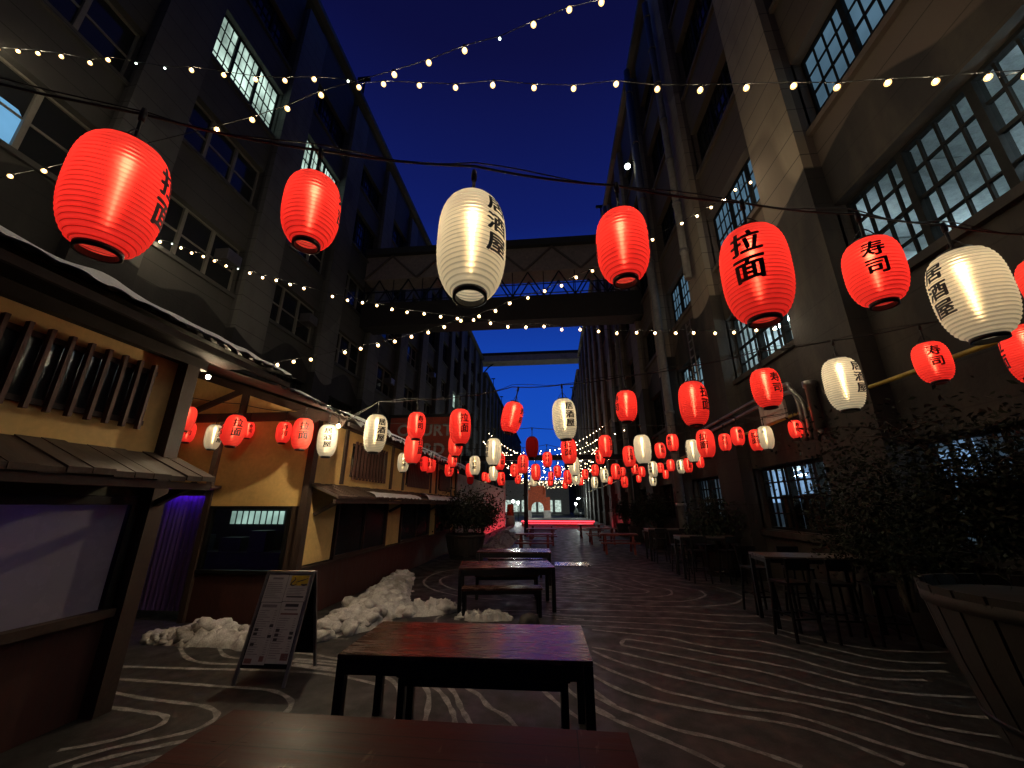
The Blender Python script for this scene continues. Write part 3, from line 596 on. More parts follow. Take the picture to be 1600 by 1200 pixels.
bm = BM(); box(bm, XL - 1, XR + 1, -.2, 2.8, 27.302, 27.75); obj('roof', bm, M['roof_dark'], r)
bm = BM(); tube(bm, [(XL + .1, 1.3, 24.6), (XL + .9, 1.3, 25.6), (XL + 1.8, 1.3, 26.19)], .12); obj('bracket', bm, M['steel'], r)

# roof clutter
for i, (x, y, s) in enumerate(((XL + .1, 17, 0), (XL + .1, 39, 1), (XR - .2, 30, 0), (XL + .1, 76, 1), (XL + .1, 90, 0), (XR - .2, 84, 1))):
    zr = 26.604 if y < 62 else 25.304
    r = thing('roof_mast', ['black mast on the left parapet nearest the camera', 'black mast on the left parapet above the red sign', 'black mast on the right parapet', 'black mast on the far left parapet', 'farthest black mast on the left parapet', 'black mast on the far right parapet'][i], 'mast', (x, y, zr))
    bm = BM(); tube(bm, [(0, 0, 0), (0, 0, 1.9)], .07); obj('pole', bm, M['steel'], r)
    bm = BM(); box(bm, -.45, .35, -.1, .1, 1.9, 2.1); obj('arm', bm, M['steel'], r)

# ------------------------------------------------------------------ pipes and fittings on the right wall
bm = BM(); pts = [(XR - .30, y, 3.72 + .03 * math.sin(y)) for y in range(-2, 60, 2)]; tube(bm, pts, .035)
r = tag(obj('gas_pipe', bm, M['gas']), 'yellow gas pipe running along the right wall above the shrubs', 'pipe')
bm = BM()
for dz, dx in ((0, 0), (.19, .0)):
    P = [(XR - .42, 8.15 + dz * .8, 3.1), (XR - .42, 8.15 + dz * .8, 3.75 + dz), (XR - .42, 8.3 + dz * .8, 4.05 + dz), (XR - .42, 8.65, 4.2 + dz), (XR - .42, 10.2, 4.18 + dz), (XR - .42, 13.4, 4.12 + dz)]
    tube(bm, catmull(P, 6), .045)
tag(obj('conduit_pipe', bm, M['pipe']), 'pair of bent conduit pipes on the right wall above the small lanterns', 'pipe')
bm = BM(); lathe(bm, [(0, 0), (.09, 0), (.09, .82), (.12, .84), (.12, .95), (0, .95)], 14, c=(XR - .46, 7.78, 3.25)); lathe(bm, [(0, -.12), (.05, -.12), (.05, 0), (0, 0)], 10, c=(XR - .46, 7.78, 3.25))
tag(obj('standpipe', bm, M['pipe']), 'short thick capped standpipe at the end of the conduit pipes', 'pipe')
bm = BM(); box(bm, XR - .40, XR - .34, 8.85, 9.75, 3.72, 4.12); box(bm, XR - .46, XR - .402, 9.68, 9.75, 3.6, 4.15); box(bm, XR - .43, XR - .402, 8.9, 9.6, 3.9, 3.93)
tag(obj('junction_box', bm, pm('pale_metal_box', (.42, .34, .30), .6)), 'pale metal junction box on the right wall under the conduit pipes', 'box')
r = thing('wall_ladder', 'thin metal ladder fixed up the right wall beside the lit window', 'ladder', (XR - .5, 13.15, 4.6))
bm = BM()
for y in (-.2, .2): tube(bm, [(0, y, 0), (0, y, 3.6)], .025)
obj('rail', bm, M['pipe'], r)
bm = BM()
for k in range(12): tube(bm, [(0, -.2, .15 + k * .3), (0, .2, .15 + k * .3)], .022)
obj('rung', bm, M['pipe'], r)
for i, (y, x, z0, z1, rad) in enumerate(((16.1, XR - .62, 0, 25.5, .16), (12.2, XR - .62, 9.4, 24, .13), (26.0, XR - .6, 0, 25, .15))):
    bm = BM(); tube(bm, [(x, y, z0), (x, y, z1)], rad, 14)
    for k in range(7): z = z0 + (z1 - z0) * (k + .5) / 7; tube(bm, [(x, y, z), (x, y, z + .12)], rad + .03, 14)
    tag(obj('downpipe', bm, pm('grey_painted_duct', (.20, .19, .185), .6)), ['grey downpipe on the right wall in front of the skybridge', 'grey upper duct on the right wall above the mural edge', 'grey downpipe on the right wall behind the skybridge'][i], 'pipe')
# small no-parking style wall sign, illegible print
r = thing('wall_sign', 'small white rectangular sign on the dark right wall beside the lit window', 'sign', (XR - .345, 7.0, 1.62))
bm = BM(); box(bm, -.012, 0, -.16, .16, 0, .2); obj('plate', bm, M['paper'], r)
bm = BM()
for k in range(3): box(bm, -.016, -.0122, -.12, .12 - .03 * k, .05 + k * .045, .066 + k * .045)
obj('print', bm, M['redprint'], r)
# dim white lamp high on the right roofline
r = thing('flood_lamp', 'small white flood lamp glowing on the right building above the skybridge', 'lamp', (XR - .75, 17.6, 20.2))
bm = BM(); bmesh.ops.create_icosphere(bm, subdivisions=2, radius=.16); obj('bulb', bm, M['bulb_dim'], r)
bm = BM(); tube(bm, [(0, 0, .15), (0, 0, .4), (.45, 0, .4)], .03); obj('bracket', bm, M['steel'], r)

# ================================================================== STALLS (timber food booths on the left)
XF = -4.33
def canopy(root, y0, y1, z0, z1, xo, brackets=()):
    bm = BM(); n = max(2, int((y1 - y0) / .17))
    for i in range(n):                                        # boards laid down the slope, slightly uneven
        a = y0 + (y1 - y0) * i / n + .0015; b = y0 + (y1 - y0) * (i + 1) / n - .0015; e = .006 * math.sin(i * 2.1) + .004 * math.sin(i * 5.3)
        v = [bm.verts.new(p) for p in ((XF + .012, a, z0 + e), (xo + e, a, z1 + e), (xo + e, b, z1 + e), (XF + .012, b, z0 + e), (XF + .012, a, z0 - .05 + e), (xo + e, a, z1 - .05 + e), (xo + e, b, z1 - .05 + e), (XF + .012, b, z0 - .05 + e))]
        for q in ((0, 1, 2, 3), (7, 6, 5, 4), (0, 4, 5, 1), (1, 5, 6, 2), (2, 6, 7, 3), (3, 7, 4, 0)): bm.faces.new([v[k] for k in q])
    c = obj('canopy', bm, M['canopyroof'], root)
    bm = BM()
    for y in brackets: bar(bm, (XF + .02, y, z1 - .32), (xo - .08, y, z1 - .07), .06, .06)
    box(bm, xo - .09, xo - .03, y0, y1, z1 - .13, z1 - .06)
    obj('canopy_bracket', bm, M['brown'], c)
def slat_window(root, y0, y1, z0, z1, n, proj=.05):
    w = (y1 - y0)
    bm = BM(); f = .05
    box(bm, XF + .004, XF + .03, y0, y1, z1 - f, z1); box(bm, XF + .004, XF + .03, y0, y1, z0, z0 + f)
    o = obj('window', bm, M['brown'], root)
    bm = BM(); quad(bm, [(XF + .006, y0 + .01, z0 + f), (XF + .006, y1 - .01, z0 + f), (XF + .006, y1 - .01, z1 - f), (XF + .006, y0 + .01, z1 - f)]); obj('pane', bm, M['glass'], o)
    bm = BM()
    for i in range(n):
        y = y0 + w * (i + .5) / n; box(bm, XF + .033, XF + .033 + proj, y - .016, y + .016, z0 - .05, z1 + .05)
    obj('slat', bm, M['slat'], o)
def tin_roof(root, y0, y1, xe, ze, xr, slope):
    bm = BM(); n = int((y1 - y0) / .045); V = []
    for i in range(n + 1):
        y = y0 + (y1 - y0) * i / n; c = .018 * math.sin(y * 2 * PI / .18)
        V.append([bm.verts.new((xe + (xr - xe) * k / 4, y, ze + slope * abs((xr - xe) * k / 4) + c + .012 * math.sin(y * 3 + k))) for k in range(5)])
    for a, b in zip(V, V[1:]):
        for k in range(4): f = bm.faces.new((a[k], a[k + 1], b[k + 1], b[k])); f.smooth = True
    return obj('roof', bm, M['tin'], root)
SL = .33
# ---- near stall
r = thing('food_stall', 'near timber food stall with ochre wall, slatted window and grey roll-down screen', 'food stall', (0, 0, 0))
ye = 4.03
bm = BM(); box(bm, -7.2, XF, -3.5, ye - .03, 2.18, 3.58); obj('wall', bm, M['ochre'], r)
bm = BM(); box(bm, -7.2, XF - .02, -3.5, ye - .06, 0, .82); obj('lower_wall', bm, M['dado'], r)
bm = BM(); box(bm, -7.2, -7.0, -3.5, ye - .04, .83, 2.17); box(bm, -6.99, XF - .05, ye - .14, ye - .05, .83, 2.17); obj('end_wall', bm, M['brown'], r)
bm = BM(); box(bm, XF - .05, XF + .08, -3.5, 3.83, .825, .9); obj('counter', bm, M['brown'], r)
bm = BM(); box(bm, XF - .03, XF + .012, -3.5, 3.83, 1.94, 2.16); obj('fascia', bm, pm('dark_green_fascia', (.05, .05, .03), .7), r)
f_ = BM(); box(f_, XF - .02, XF + .03, -3.5, 3.83, 1.86, 1.935); box(f_, XF - .02, XF + .03, 3.745, 3.82, .902, 1.858); fr = obj('screen_frame', f_, M['steel'], r)
bm = BM(); n = 60; V = []
for i in range(n + 1):
    y = -3.5 + 7.23 * i / n; c = .006 * math.sin(i * .9) + .004 * math.sin(i * .33)
    V.append((bm.verts.new((XF - .006 + c, y, .903)), bm.verts.new((XF - .006 + c * .4, y, 1.858))))
for a, b in zip(V, V[1:]): q = bm.faces.new((a[0], b[0], b[1], a[1])); q.smooth = True
obj('roll_down_screen', bm, M['vinyl'], r)
bm = BM(); box(bm, -5.3, -5.27, 1.4, 3.2, 2.10, 2.13); obj('led_strip', bm, em('violet_led', (.30, .16, 1.0), 5.0), r)
bm = BM(); box(bm, -5.7, -5.2, -3.4, 3.0, .83, 1.35); obj('counter', bm, M['brown'], r)
bm = BM(); box(bm, XF - .03, XF + .13, 3.84, 4.0, 0, 3.44); obj('post', bm, M['brown'], r)
bm = BM(); box(bm, XF - .02, XF + .10, -3.5, 4.12, 3.445, 3.60); obj('beam', bm, M['eave'] if 'eave' in M else pm('dark_beam', (.016, .009, .007), .8), r)
bm = BM(); box(bm, XF + .105, -3.66, -3.5, 4.4, 3.56, 3.575); obj('soffit', bm, pm('dark_soffit', (.010, .006, .005), .9, spec=.1), r)
M['eave'] = pm('dark_eave_board', (.014, .008, .007), .8, .3, 5)
bm = BM(); box(bm, -3.67, -3.63, -3.5, 4.85, 3.43, 3.50); obj('eave_board', bm, M['eave'], r)
slat_window(r, .9, 3.62, 2.66, 3.26, 18)
canopy(r, -3.5, 4.05, 2.40, 2.14, -3.72, (-2, 0, 2, 3.9))
tin_roof(r, -3.6, 4.9, -3.58, 3.56, -7.6, SL)
bm = BM(); lathe(bm, [(0, 0), (.02, 0), (.022, .035), (0, .035)], 10, c=(-4.27, 4.2, 3.38)); tag(obj('eave_lamp', bm, em('warm_eave_lamp', (1, .78, .48), 1100)), 'tiny warm lamp under the near stall eave at the corner post', 'lamp')
# ---- far stall with recess
r2 = thing('food_stall', 'long far timber food stall with gable, three slatted windows and snowy eave', 'food stall', (0, 0, 0))
yg, yb = 6.7, 17.7
def roofz(x): return 3.36 + SL * (-3.62 - x) - .05
bm = BM()
def panel(xa, xb, za, zb):  # pieces of the gable end wall facing the camera
    box(bm, xa, xb, yg, yg + .12, za, zb)
panel(-7.4, -7.2, 0, 2.13); panel(-7.4, -6.18, 2.132, 3.38); panel(-6.176, XF - .002, 1.842, 3.38)
v = [(-7.4, 3.52), (-3.9, 3.52), (-7.4, roofz(-7.4))]
quad(bm, [(-7.4, yg, 3.5), (-3.95, yg, 3.5), (-3.95, yg, roofz(-3.95)), (-7.4, yg, roofz(-7.4))])
box(bm, XF - .12, XF, yg + .1, yb, 2.25, 3.40)
for a, b in ((6.84, 7.75), (10.38, 11.25), (14.1, 14.75), (17.0, yb)): box(bm, XF - .12, XF, a, b, .86, 2.2)
obj('wall', bm, M['ochre'], r2)
bm = BM(); box(bm, -7.2 + .98, XF - .004, yg + .01, yg + .13, 0, .74); box(bm, XF - .12, XF - .006, yg + .131, yb, 0, .80); obj('lower_wall', bm, M['dado'], r2)
bm = BM(); box(bm, -7.5, -3.70, yg - .07, yg - .002, 3.38, 3.54); box(bm, XF - .02, XF + .10, yg - .002, yb, 3.405, 3.54); obj('beam', bm, M['brown'], r2)
bm = BM(); box(bm, -5.93, -5.81, yg - .06, yg - .002, 3.542, 4.03); obj('king_post', bm, M['brown'], r2)
bm = BM(); bar(bm, (-5.95, yg - .032, 4.0), (-6.95, yg - .032, 3.58), .06, .10); obj('brace', bm, M['brown'], r2)
bm = BM(); bar(bm, (-3.72, yg - .12, roofz(-3.72) - .06), (-7.4, yg - .12, roofz(-7.4) - .06), .04, .14); obj('barge_board', bm, M['brown'], r2)
bm = BM(); box(bm, XF - .06, XF + .06, yg - .06, yg + .09, 0, 3.378); obj('post', bm, M['brown'], r2)
bm = BM(); box(bm, -6.24, -6.14, yg - .08, yg - .004, 2.18, 3.376); obj('post', bm, pm('grey_post', (.16, .14, .13), .7), r2)
bm = BM(); box(bm, -6.22, -6.12, yg - .05, yg + .14, 0, 2.12); obj('post', bm, M['brown'], r2)
bm = BM(); bar(bm, (-7.3, yg - .12, 2.17), (-5.98, yg - .12, 2.17), .22, .05); obj('ledge', bm, M['canopyroof'], r2)
# window in the recess
bm = BM(); box(bm, -6.11, -4.56, yg - .02, yg + .06, 1.79, 1.84); box(bm, -6.11, -4.56, yg - .04, yg + .06, .745, .80); box(bm, -6.11, -6.05, yg - .02, yg + .06, .802, 1.788); box(bm, -4.62, -4.56, yg - .02, yg + .06, .802, 1.788); w = obj('window', bm, M['steel'], r2)
bm = BM(); quad(bm, [(-6.05, yg + .02, .8), (-4.62, yg + .02, .8), (-4.62, yg + .02, 1.79), (-6.05, yg + .02, 1.79)]); obj('pane', bm, M['glass_clear'], w)
bm = BM(); box(bm, -4.555, XF - .065, yg + .005, yg + .1, .745, 1.838); obj('wall', bm, M['brown'], r2)
bm = BM()   # dim kitchen behind
quad(bm, [(-9.2, 9.4, 0), (-4.5, 9.4, 0), (-4.5, 9.4, 3), (-9.2, 9.4, 3)]); quad(bm, [(-9.2, yg + .14, .1), (-9.2, 9.4, .1), (-9.2, 9.4, 3), (-9.2, yg + .14, 3)]); quad(bm, [(-9.2, yg + .14, .1), (-7.45, yg + .14, .1), (-7.45, yg + .14, 3), (-9.2, yg + .14, 3)]); quad(bm, [(-4.5, yg + .14, .1), (-4.5, 9.4, .1), (-4.5, 9.4, 3), (-4.5, yg + .14, 3)])
box(bm, -8.9, -5.2, 8.7, 9.2, .1, .85); box(bm, -7.6, -7.1, 8.8, 9.1, .852, 1.15); box(bm, -6.9, -6.5, 8.8, 9.1, .852, 1.3); box(bm, -8.4, -8.0, 8.8, 9.1, .852, 1.2)
obj('interior_room', bm, pm('dark_kitchen', (.07, .075, .075), .5), r2)
bm = BM()
for i in range(9): quad(bm, [(-7.95 + i * .16, 9.38, 1.42), (-7.83 + i * .16, 9.38, 1.42), (-7.83 + i * .16, 9.38, 1.72), (-7.95 + i * .16, 9.38, 1.72)])
obj('reflection_strip', bm, M['win_white'], r2)  # added glowing panes standing in for a reflection in the recess glass
# doorway with strip curtain and purple led
bm = BM(); n = 36
for i in range(9):
    x = -7.18 + i * .105
    V = [(bm.verts.new((x + .1 * k / 4, yg + .06 + .012 * math.sin(k * 1.6 + i), .15)), bm.verts.new((x + .1 * k / 4, yg + .05 + .006 * math.sin(k * 1.6 + i), 2.02))) for k in range(5)]
    for a, b in zip(V, V[1:]): q = bm.faces.new((a[0], b[0], b[1], a[1])); q.smooth = True
obj('strip_curtain', bm, M['purplecloth'], r2)
bm = BM(); box(bm, -7.12, -6.3, yg - .035, yg - .015, 2.085, 2.10); obj('led_strip', bm, M['purple_led'], r2)
bm = BM(); box(bm, -7.19, -6.23, yg - .075, yg - .055, 2.02, 2.14); obj('led_shield', bm, M['brown'], r2)  # added board that keeps the purple strip out of sight
# front
for a, b, n in ((8.1, 9.9, 11), (11.45, 13.6, 14), (14.9, 16.5, 11)): slat_window(r2, a, b, 2.44, 3.16, n)
for y in (7.78, 10.3, 11.2, 13.9, 14.6, 16.85, 17.62): bm = BM(); box(bm, XF + .002, XF + .05, y - .045, y + .045, 2.27, 3.40); obj('batten', bm, M['brown'], r2)
for a, b in ((7.82, 10.32), (11.32, 14.04), (14.82, 16.95)):
    bm = BM(); f = .06
    box(bm, XF - .05, XF + .03, a, b, .84, .9); box(bm, XF - .05, XF + .03, a, b, 1.95, 2.0); box(bm, XF - .05, XF + .03, a, a + f, .902, 1.948); box(bm, XF - .05, XF + .03, b - f, b, .902, 1.948); box(bm, XF - .05, XF + .02, (a + b) / 2 - .02, (a + b) / 2 + .02, .902, 1.948)
    w = obj('window', bm, M['brown'], r2)
    bm = BM(); quad(bm, [(XF - .02, a + f, .9), (XF - .02, b - f, .9), (XF - .02, b - f, 1.95), (XF - .02, a + f, 1.95)]); obj('pane', bm, M['glass'], w)
bm = BM(); box(bm, XF - .02, XF + .07, 17.6, 17.74, 0, 3.40); box(bm, XF - .02, XF + .05, yg + .1, yb, .80, .84); obj('corner_post', bm, M['brown'], r2)
bm = BM(); box(bm, -3.68, -3.64, yg - .1, yb + .3, 3.24, 3.31); obj('eave_board', bm, M['eave'], r2)
bm = BM(); box(bm, -7.4, XF - .13, yb - .1, yb, 0, 3.39); obj('end_wall', bm, M['brown'], r2)
canopy(r2, yg + .02, 17.3, 2.25, 2.02, -3.74, (7.0, 10.4, 13.9, 17.0))
tin_roof(r2, 4.45, yb + .35, -3.56, 3.36, -7.6, SL)
# snow on eaves and canopies
def snow_strip(y0, y1, x0, x1, z0, slope, thick, seed, drip=0, gaps=0.0):
    bm = BM(); n = int((y1 - y0) / .06); m = 6; V = []
    for i in range(n + 1):
        y = y0 + (y1 - y0) * i / n
        g = noise.noise((y * .9, seed, 0)); t = max(0, thick * (.6 + .9 * noise.noise((y * 2.2, seed + 3, 0))) * (1 if g > gaps - .5 else 0))
        row = []
        for k in range(m + 1):
            u = k / m; x = x0 + (x1 - x0) * u; hump = math.sin(PI * min(1, u * 1.0)) ** .5 if 0 < u < 1 else 0
            z = z0 + slope * abs(x - x0) + t * hump * (.8 + .3 * noise.noise((x * 6, y * 4, seed)))
            if k == 0: z -= drip * max(0, .4 + noise.noise((y * 7, seed, 5))) * (1 if t > 0 else 0)
            row.append(bm.verts.new((x + (.02 * noise.noise((y * 5, seed, 9)) if k in (0, m) else 0), y, z)))
        V.append(row)
    for a, b in zip(V, V[1:]):
        for k in range(m): f = bm.faces.new((a[k], a[k + 1], b[k + 1], b[k])); f.smooth = True
    return struct(obj('snow', bm, M['icesnow']), 'stuff')
snow_strip(-3.4, 4.75, -3.56, -3.9, 3.59, SL, .09, 1.0, .03)
snow_strip(4.9, 6.6, -3.55, -3.85, 3.40, SL, .05, 5.0, .01, .5)
snow_strip(6.7, 17.6, -3.52, -4.5, 3.37, SL, .13, 2.0, .22)
snow_strip(8.2, 11.2, -3.71, -3.95, 2.045, .38, .05, 3.0, .04)
snow_strip(11.9, 16.6, -3.71, -4.0, 2.045, .38, .10, 7.0, .06)
bm = BM(); 
for i in range(14): x = -7.0 + .05 * i; tube(bm, [(x, yg - .12, 2.20), (x + .03, yg - .12, 2.21)], [.022 + .01 * math.sin(i), .025 + .01 * math.cos(i * 1.3)], 6)
struct(obj('snow', bm, M['icesnow']), 'stuff')

# ------------------------------------------------------------------ COURT YARD sign
r = thing('court_yard_sign', 'large red board with grey stencilled COURT YARD lettering beyond the far stall', 'sign', (-6.72, 20, 0))
bm = BM(); box(bm, -1.95, 1.95, 0, .10, 3.9, 6.45); obj('board', bm, M['signred'], r)
bm = BM(); box(bm, -2.05, 2.05, -.04, .14, 6.452, 6.62); box(bm, -2.05, -1.952, -.04, .14, 3.9, 6.45); box(bm, 1.952, 2.05, -.04, .14, 3.9, 6.45); obj('frame', bm, M['steel'], r)
for x in (-1.7, 1.7):
    bm = BM(); box(bm, x - .08, x + .08, .104, .26, 0, 6.3); obj('post', bm, M['steel'], r)
def text_mesh(s, size, offset=0.0, extrude=0.0, spacing=1.0, align='CENTER'):
    c = bpy.data.curves.new('text', 'FONT'); c.body = s; c.size = size; c.offset = offset; c.extrude = extrude; c.align_x = align; c.space_character = spacing; c.resolution_u = 3
    o = bpy.data.objects.new('text', c); COL.objects.link(o); bpy.context.view_layer.update()
    me = bpy.data.meshes.new_from_object(o.evaluated_get(bpy.context.evaluated_depsgraph_get()))
    bpy.data.objects.remove(o); bpy.data.curves.remove(c)
    bm = BM(); bm.from_mesh(me); bpy.data.meshes.remove(me); return bm
for s, z in (('COURT', 5.45), ('YARD', 4.42)):
    bm = text_mesh(s, .86, .024, .006, 1.06)
    cut = []
    for v in bm.verts: v.co = Vector((v.co.x, -.012 + v.co.z * .6, z + v.co.y))
    obj('lettering', bm, M['signletter'], r)

# ================================================================== TABLES AND BENCHES
def table_parts(root, w, d, h, leg=.07, top_mat=None, apron=.10, inset=0.0):
    bm = BM(); box(bm, -w / 2, w / 2, -d / 2, d / 2, h - .032, h); obj('table_top', bm, top_mat or M['table'], root, bevel=.004)
    bm = BM()
    for s in (-1, 1):
        ya, yb_ = sorted((s * (d / 2 - .005), s * (d / 2 - .045))); box(bm, -w / 2 + .075, w / 2 - .075, ya, yb_, h - .034 - apron, h - .034)
        xa, xb = sorted((s * (w / 2 - .005), s * (w / 2 - .045))); box(bm, xa, xb, -d / 2 + .075, d / 2 - .075, h - .034 - apron, h - .034)
    obj('apron', bm, M['steel'], root)
    for sx in (-1, 1):
        for sy in (-1, 1):
            xa, xb = sorted((sx * (w / 2 - .002), sx * (w / 2 - leg))); ya, yb_ = sorted((sy * (d / 2 - .002), sy * (d / 2 - leg)))
            bm = BM(); box(bm, xa, xb, ya, yb_, 0, h - .034); obj('leg', bm, M['steel'], root)
def bench_parts(root, w, d=.32, h=.46):
    bm = BM()
    for k in range(3): a = -d / 2 + k * d / 3; box(bm, -w / 2, w / 2, a + .004, a + d / 3 - .004, h - .035, h)
    obj('seat', bm, M['table'], root, bevel=.003)
    bm = BM()
    for s in (-1, 1):
        ya, yb_ = sorted((s * (d / 2 - .01), s * (d / 2 - .04))); box(bm, -w / 2 + .06, w / 2 - .06, ya, yb_, h - .097, h - .037)
    obj('rail', bm, M['steel'], root)
    for sx in (-1, 1):
        for sy in (-1, 1):
            xa, xb = sorted((sx * (w / 2 - .02), sx * (w / 2 - .08))); ya, yb_ = sorted((sy * (d / 2 - .002), sy * (d / 2 - .06)))
            bm = BM(); box(bm, xa, xb, ya, yb_, 0, h - .037); obj('leg', bm, M['steel'], root)
GT = 'long wooden tables along the middle of the alley'; GB = 'benches at the long tables'
T = [(-.74, 1.98, 2.18, .95, -.01, 'long varnished table nearest the camera, filling the bottom edge'), (-.72, 3.80, 1.96, .90, .025, 'glossy table with coloured reflections, second from the camera'),
     (-.93, 8.25, 1.80, .92, .16, 'dark table with the bench in front, third from the camera'), (-1.0, 10.75, 1.86, .85, .05, 'farthest of the four long dark tables, edge-on')]
for i, (x, y, w, d, rz, lab) in enumerate(T):
    r = thing('dining_table', lab, 'table', (x, y, 0), rz, GT); table_parts(r, w, d, .75, top_mat=M['table'] if i else M['table_dark'])
Bn = [(-.64, 4.0, 1.5, .02, 'dark bench tucked under the glossy second table'), (-.93, 7.62, 1.42, .15, 'dark bench in front of the third table'), (-1.0, 9.0, 1.35, .14, 'dark bench between the third and the fourth table'), (-1.05, 11.55, 1.5, .05, 'dark bench behind the farthest long table')]
for x, y, w, rz, lab in Bn:
    r = thing('bench', lab, 'bench', (x, y, 0), rz, GB); bench_parts(r, w)
# red picnic sets far down the alley
def picnic(x, y, rz, lab):
    r = thing('picnic_table', lab, 'picnic table', (x, y, 0), rz, 'red picnic tables in the middle distance')
    bm = BM()
    for k in range(5): box(bm, -.75, .75, -.38 + k * .153, -.38 + k * .153 + .145, .71, .75)
    obj('table_top', bm, M['redwood'], r)
    for s in (-1, 1):
        bm = BM()
        for k in range(2): a = s * (.55 + k * .14); box(bm, -.75, .75, a - .065, a + .065, .41, .45)
        obj('seat', bm, M['redwood'], r)
        bm = BM(); bar(bm, (s * .55, -.62, 0), (s * .55, -.2, .70), .09, .04); bar(bm, (s * .55, .62, 0), (s * .55, .2, .70), .09, .04); box(bm, s * .55 - .025, s * .55 + .025, -.70, .70, .34, .405); obj('trestle', bm, M['redwood'], r)
for a in ((-.75, 17.0, .02, 'dark red picnic table nearest the black pole, behind the long tables'), (-.55, 20.6, .03, 'dark red picnic table on the left just in front of the stage'), (-.6, 24.2, 0, 'left picnic table closest to the red stage'), (2.7, 17.4, -.05, 'dark red picnic table on the right, nearest the camera'), (2.5, 21.5, 0, 'dark red picnic table on the right, midway to the stage'), (2.3, 25.6, 0, 'right picnic table closest to the red stage')): picnic(*a)

# metal plate in the floor
r = thing('access_plate', 'pale wet metal plate set in the floor beyond the long tables', 'floor plate', (.6, 14.0, .006))
bm = BM(); box(bm, -.56, .56, -.42, .42, -.004, .012); obj('plate', bm, pm('wet_metal_plate', (.55, .50, .42), .22, .2, 3, .8), r)
bm = BM()
for s in (-1, 1): xa, xb = sorted((s * .60, s * .565)); box(bm, xa, xb, -.46, .46, -.004, .010)
obj('rim', bm, M['steel'], r)

# umbrella base
r = thing('umbrella_base', 'black domed umbrella base on the floor behind the glossy table', 'umbrella base', (-.39, 6.6, 0))
bm = BM(); lathe(bm, [(0, .0), (.40, 0), (.42, .02), (.40, .05), (.2, .07), (0, .07)], 28); obj('plate', bm, M['wire'], r)
bm = BM(); lathe(bm, [(.165, .072), (.165, .16), (.14, .24), (.08, .285), (0, .30)], 20); obj('hub', bm, M['wire'], r)

# ------------------------------------------------------------------ sandwich board menu
r = thing('sandwich_board', 'A-frame menu board with printed food menus standing by the snow', 'sandwich board', (-3.19, 4.90, 0), .02)
Wb, Hb = .60, 1.12
def leaf(sgn, lean):
    # board leaning; local frame: x across, u up along board, n outward
    ang = lean
    def P(x, u, n): return (x, sgn * (-.30 + u * math.sin(ang)) + sgn * -n * math.cos(ang), u * math.cos(ang) + n * math.sin(ang) * 1)
    return P
LE = math.asin(.28 / Hb)
PF = leaf(1, LE); PB = leaf(-1, LE)
def pbox(bm, P, x0, x1, u0, u1, n0, n1, mi=0):
    v = [bm.verts.new(P(x, u, n)) for n in (n0, n1) for (x, u) in ((x0, u0), (x1, u0), (x1, u1), (x0, u1))]
    for q in ((3, 2, 1, 0), (4, 5, 6, 7), (0, 1, 5, 4), (1, 2, 6, 5), (2, 3, 7, 6), (3, 0, 4, 7)): f = bm.faces.new([v[i] for i in q]); f.material_index = mi
for P, nm in ((PF, 1), (PB, 0)):
    bm = BM(); pbox(bm, P, -Wb / 2 + .03, Wb / 2 - .03, .16, Hb - .03, -.012, -.001); obj('panel', bm, M['steel'], r)
    bm = BM()
    for s in (-1, 1): a, b = sorted((s * Wb / 2, s * (Wb / 2 - .03))); pbox(bm, P, a, b, .0, Hb, -.016, .012)
    pbox(bm, P, -Wb / 2 + .03, Wb / 2 - .03, Hb - .03, Hb, -.016, .012)
    obj('frame', bm, M['alu'], r)
bm = BM(); G = .004
pbox(bm, PF, -.262, -.012, .79, 1.085, 0, .003); pbox(bm, PF, -.006, .262, .80, 1.085, .0005, .0035); pbox(bm, PF, -.255, -.004, .19, .785, .001, .004); pbox(bm, PF, .000, .258, .205, .795, .0015, .0045)
o = obj('menu_sheet', bm, M['paper'], r)
bm = BM()
rm = random.Random(5)
pbox(bm, PF, .03, .25, .965, 1.075, .0046, .0056, 2)
for (x0, x1, u0, u1, mi) in ((-.20, -.07, 1.03, 1.05, 1), (.03, .24, .84, .855, 0), (-.23, -.05, .735, .765, 1), (.05, .21, .745, .775, 0), (.05, .21, .71, .722, 1), (.02, .23, .665, .682, 3), (.16, .245, .235, .30, 3), (-.245, -.16, .20, .245, 3), (-.08, -.03, .22, .27, 3)):
    pbox(bm, PF, x0, x1, u0, u1, .0046, .0056, mi)
for k in range(15):
    u = .93 - k * .0095 if k < 8 else .70
for k in range(9): u = .99 - k * .02; pbox(bm, PF, -.245, -.245 + rm.uniform(.12, .21), u, u + .006, .0046, .0054, 1)
for k in range(5): u = .93 - k * .016; pbox(bm, PF, .02, .02 + rm.uniform(.15, .22), u, u + .005, .0046, .0054, 1)
for k in range(20):
    u = .70 - k * .022
    pbox(bm, PF, -.24, -.24 + rm.uniform(.07, .16), u, u + .006, .0046, .0054, 1); pbox(bm, PF, -.06, -.06 + rm.uniform(.02, .035), u, u + .006, .0046, .0054, 1)
    if k > 1: pbox(bm, PF, .015, .015 + rm.uniform(.08, .15), u - .03, u - .024, .005, .0058, 1); pbox(bm, PF, .2, .2 + rm.uniform(.02, .035), u - .03, u - .024, .005, .0058, 1)
for (x, u) in ((.02, .50), (.02, .455), (.02, .41), (.19, .475), (.19, .43), (-.235, .50), (-.235, .46), (-.235, .36), (-.07, .54), (-.06, .44)):
    pbox(bm, PF, x, x + .045, u, u + .028, .0059, .0066, 0)
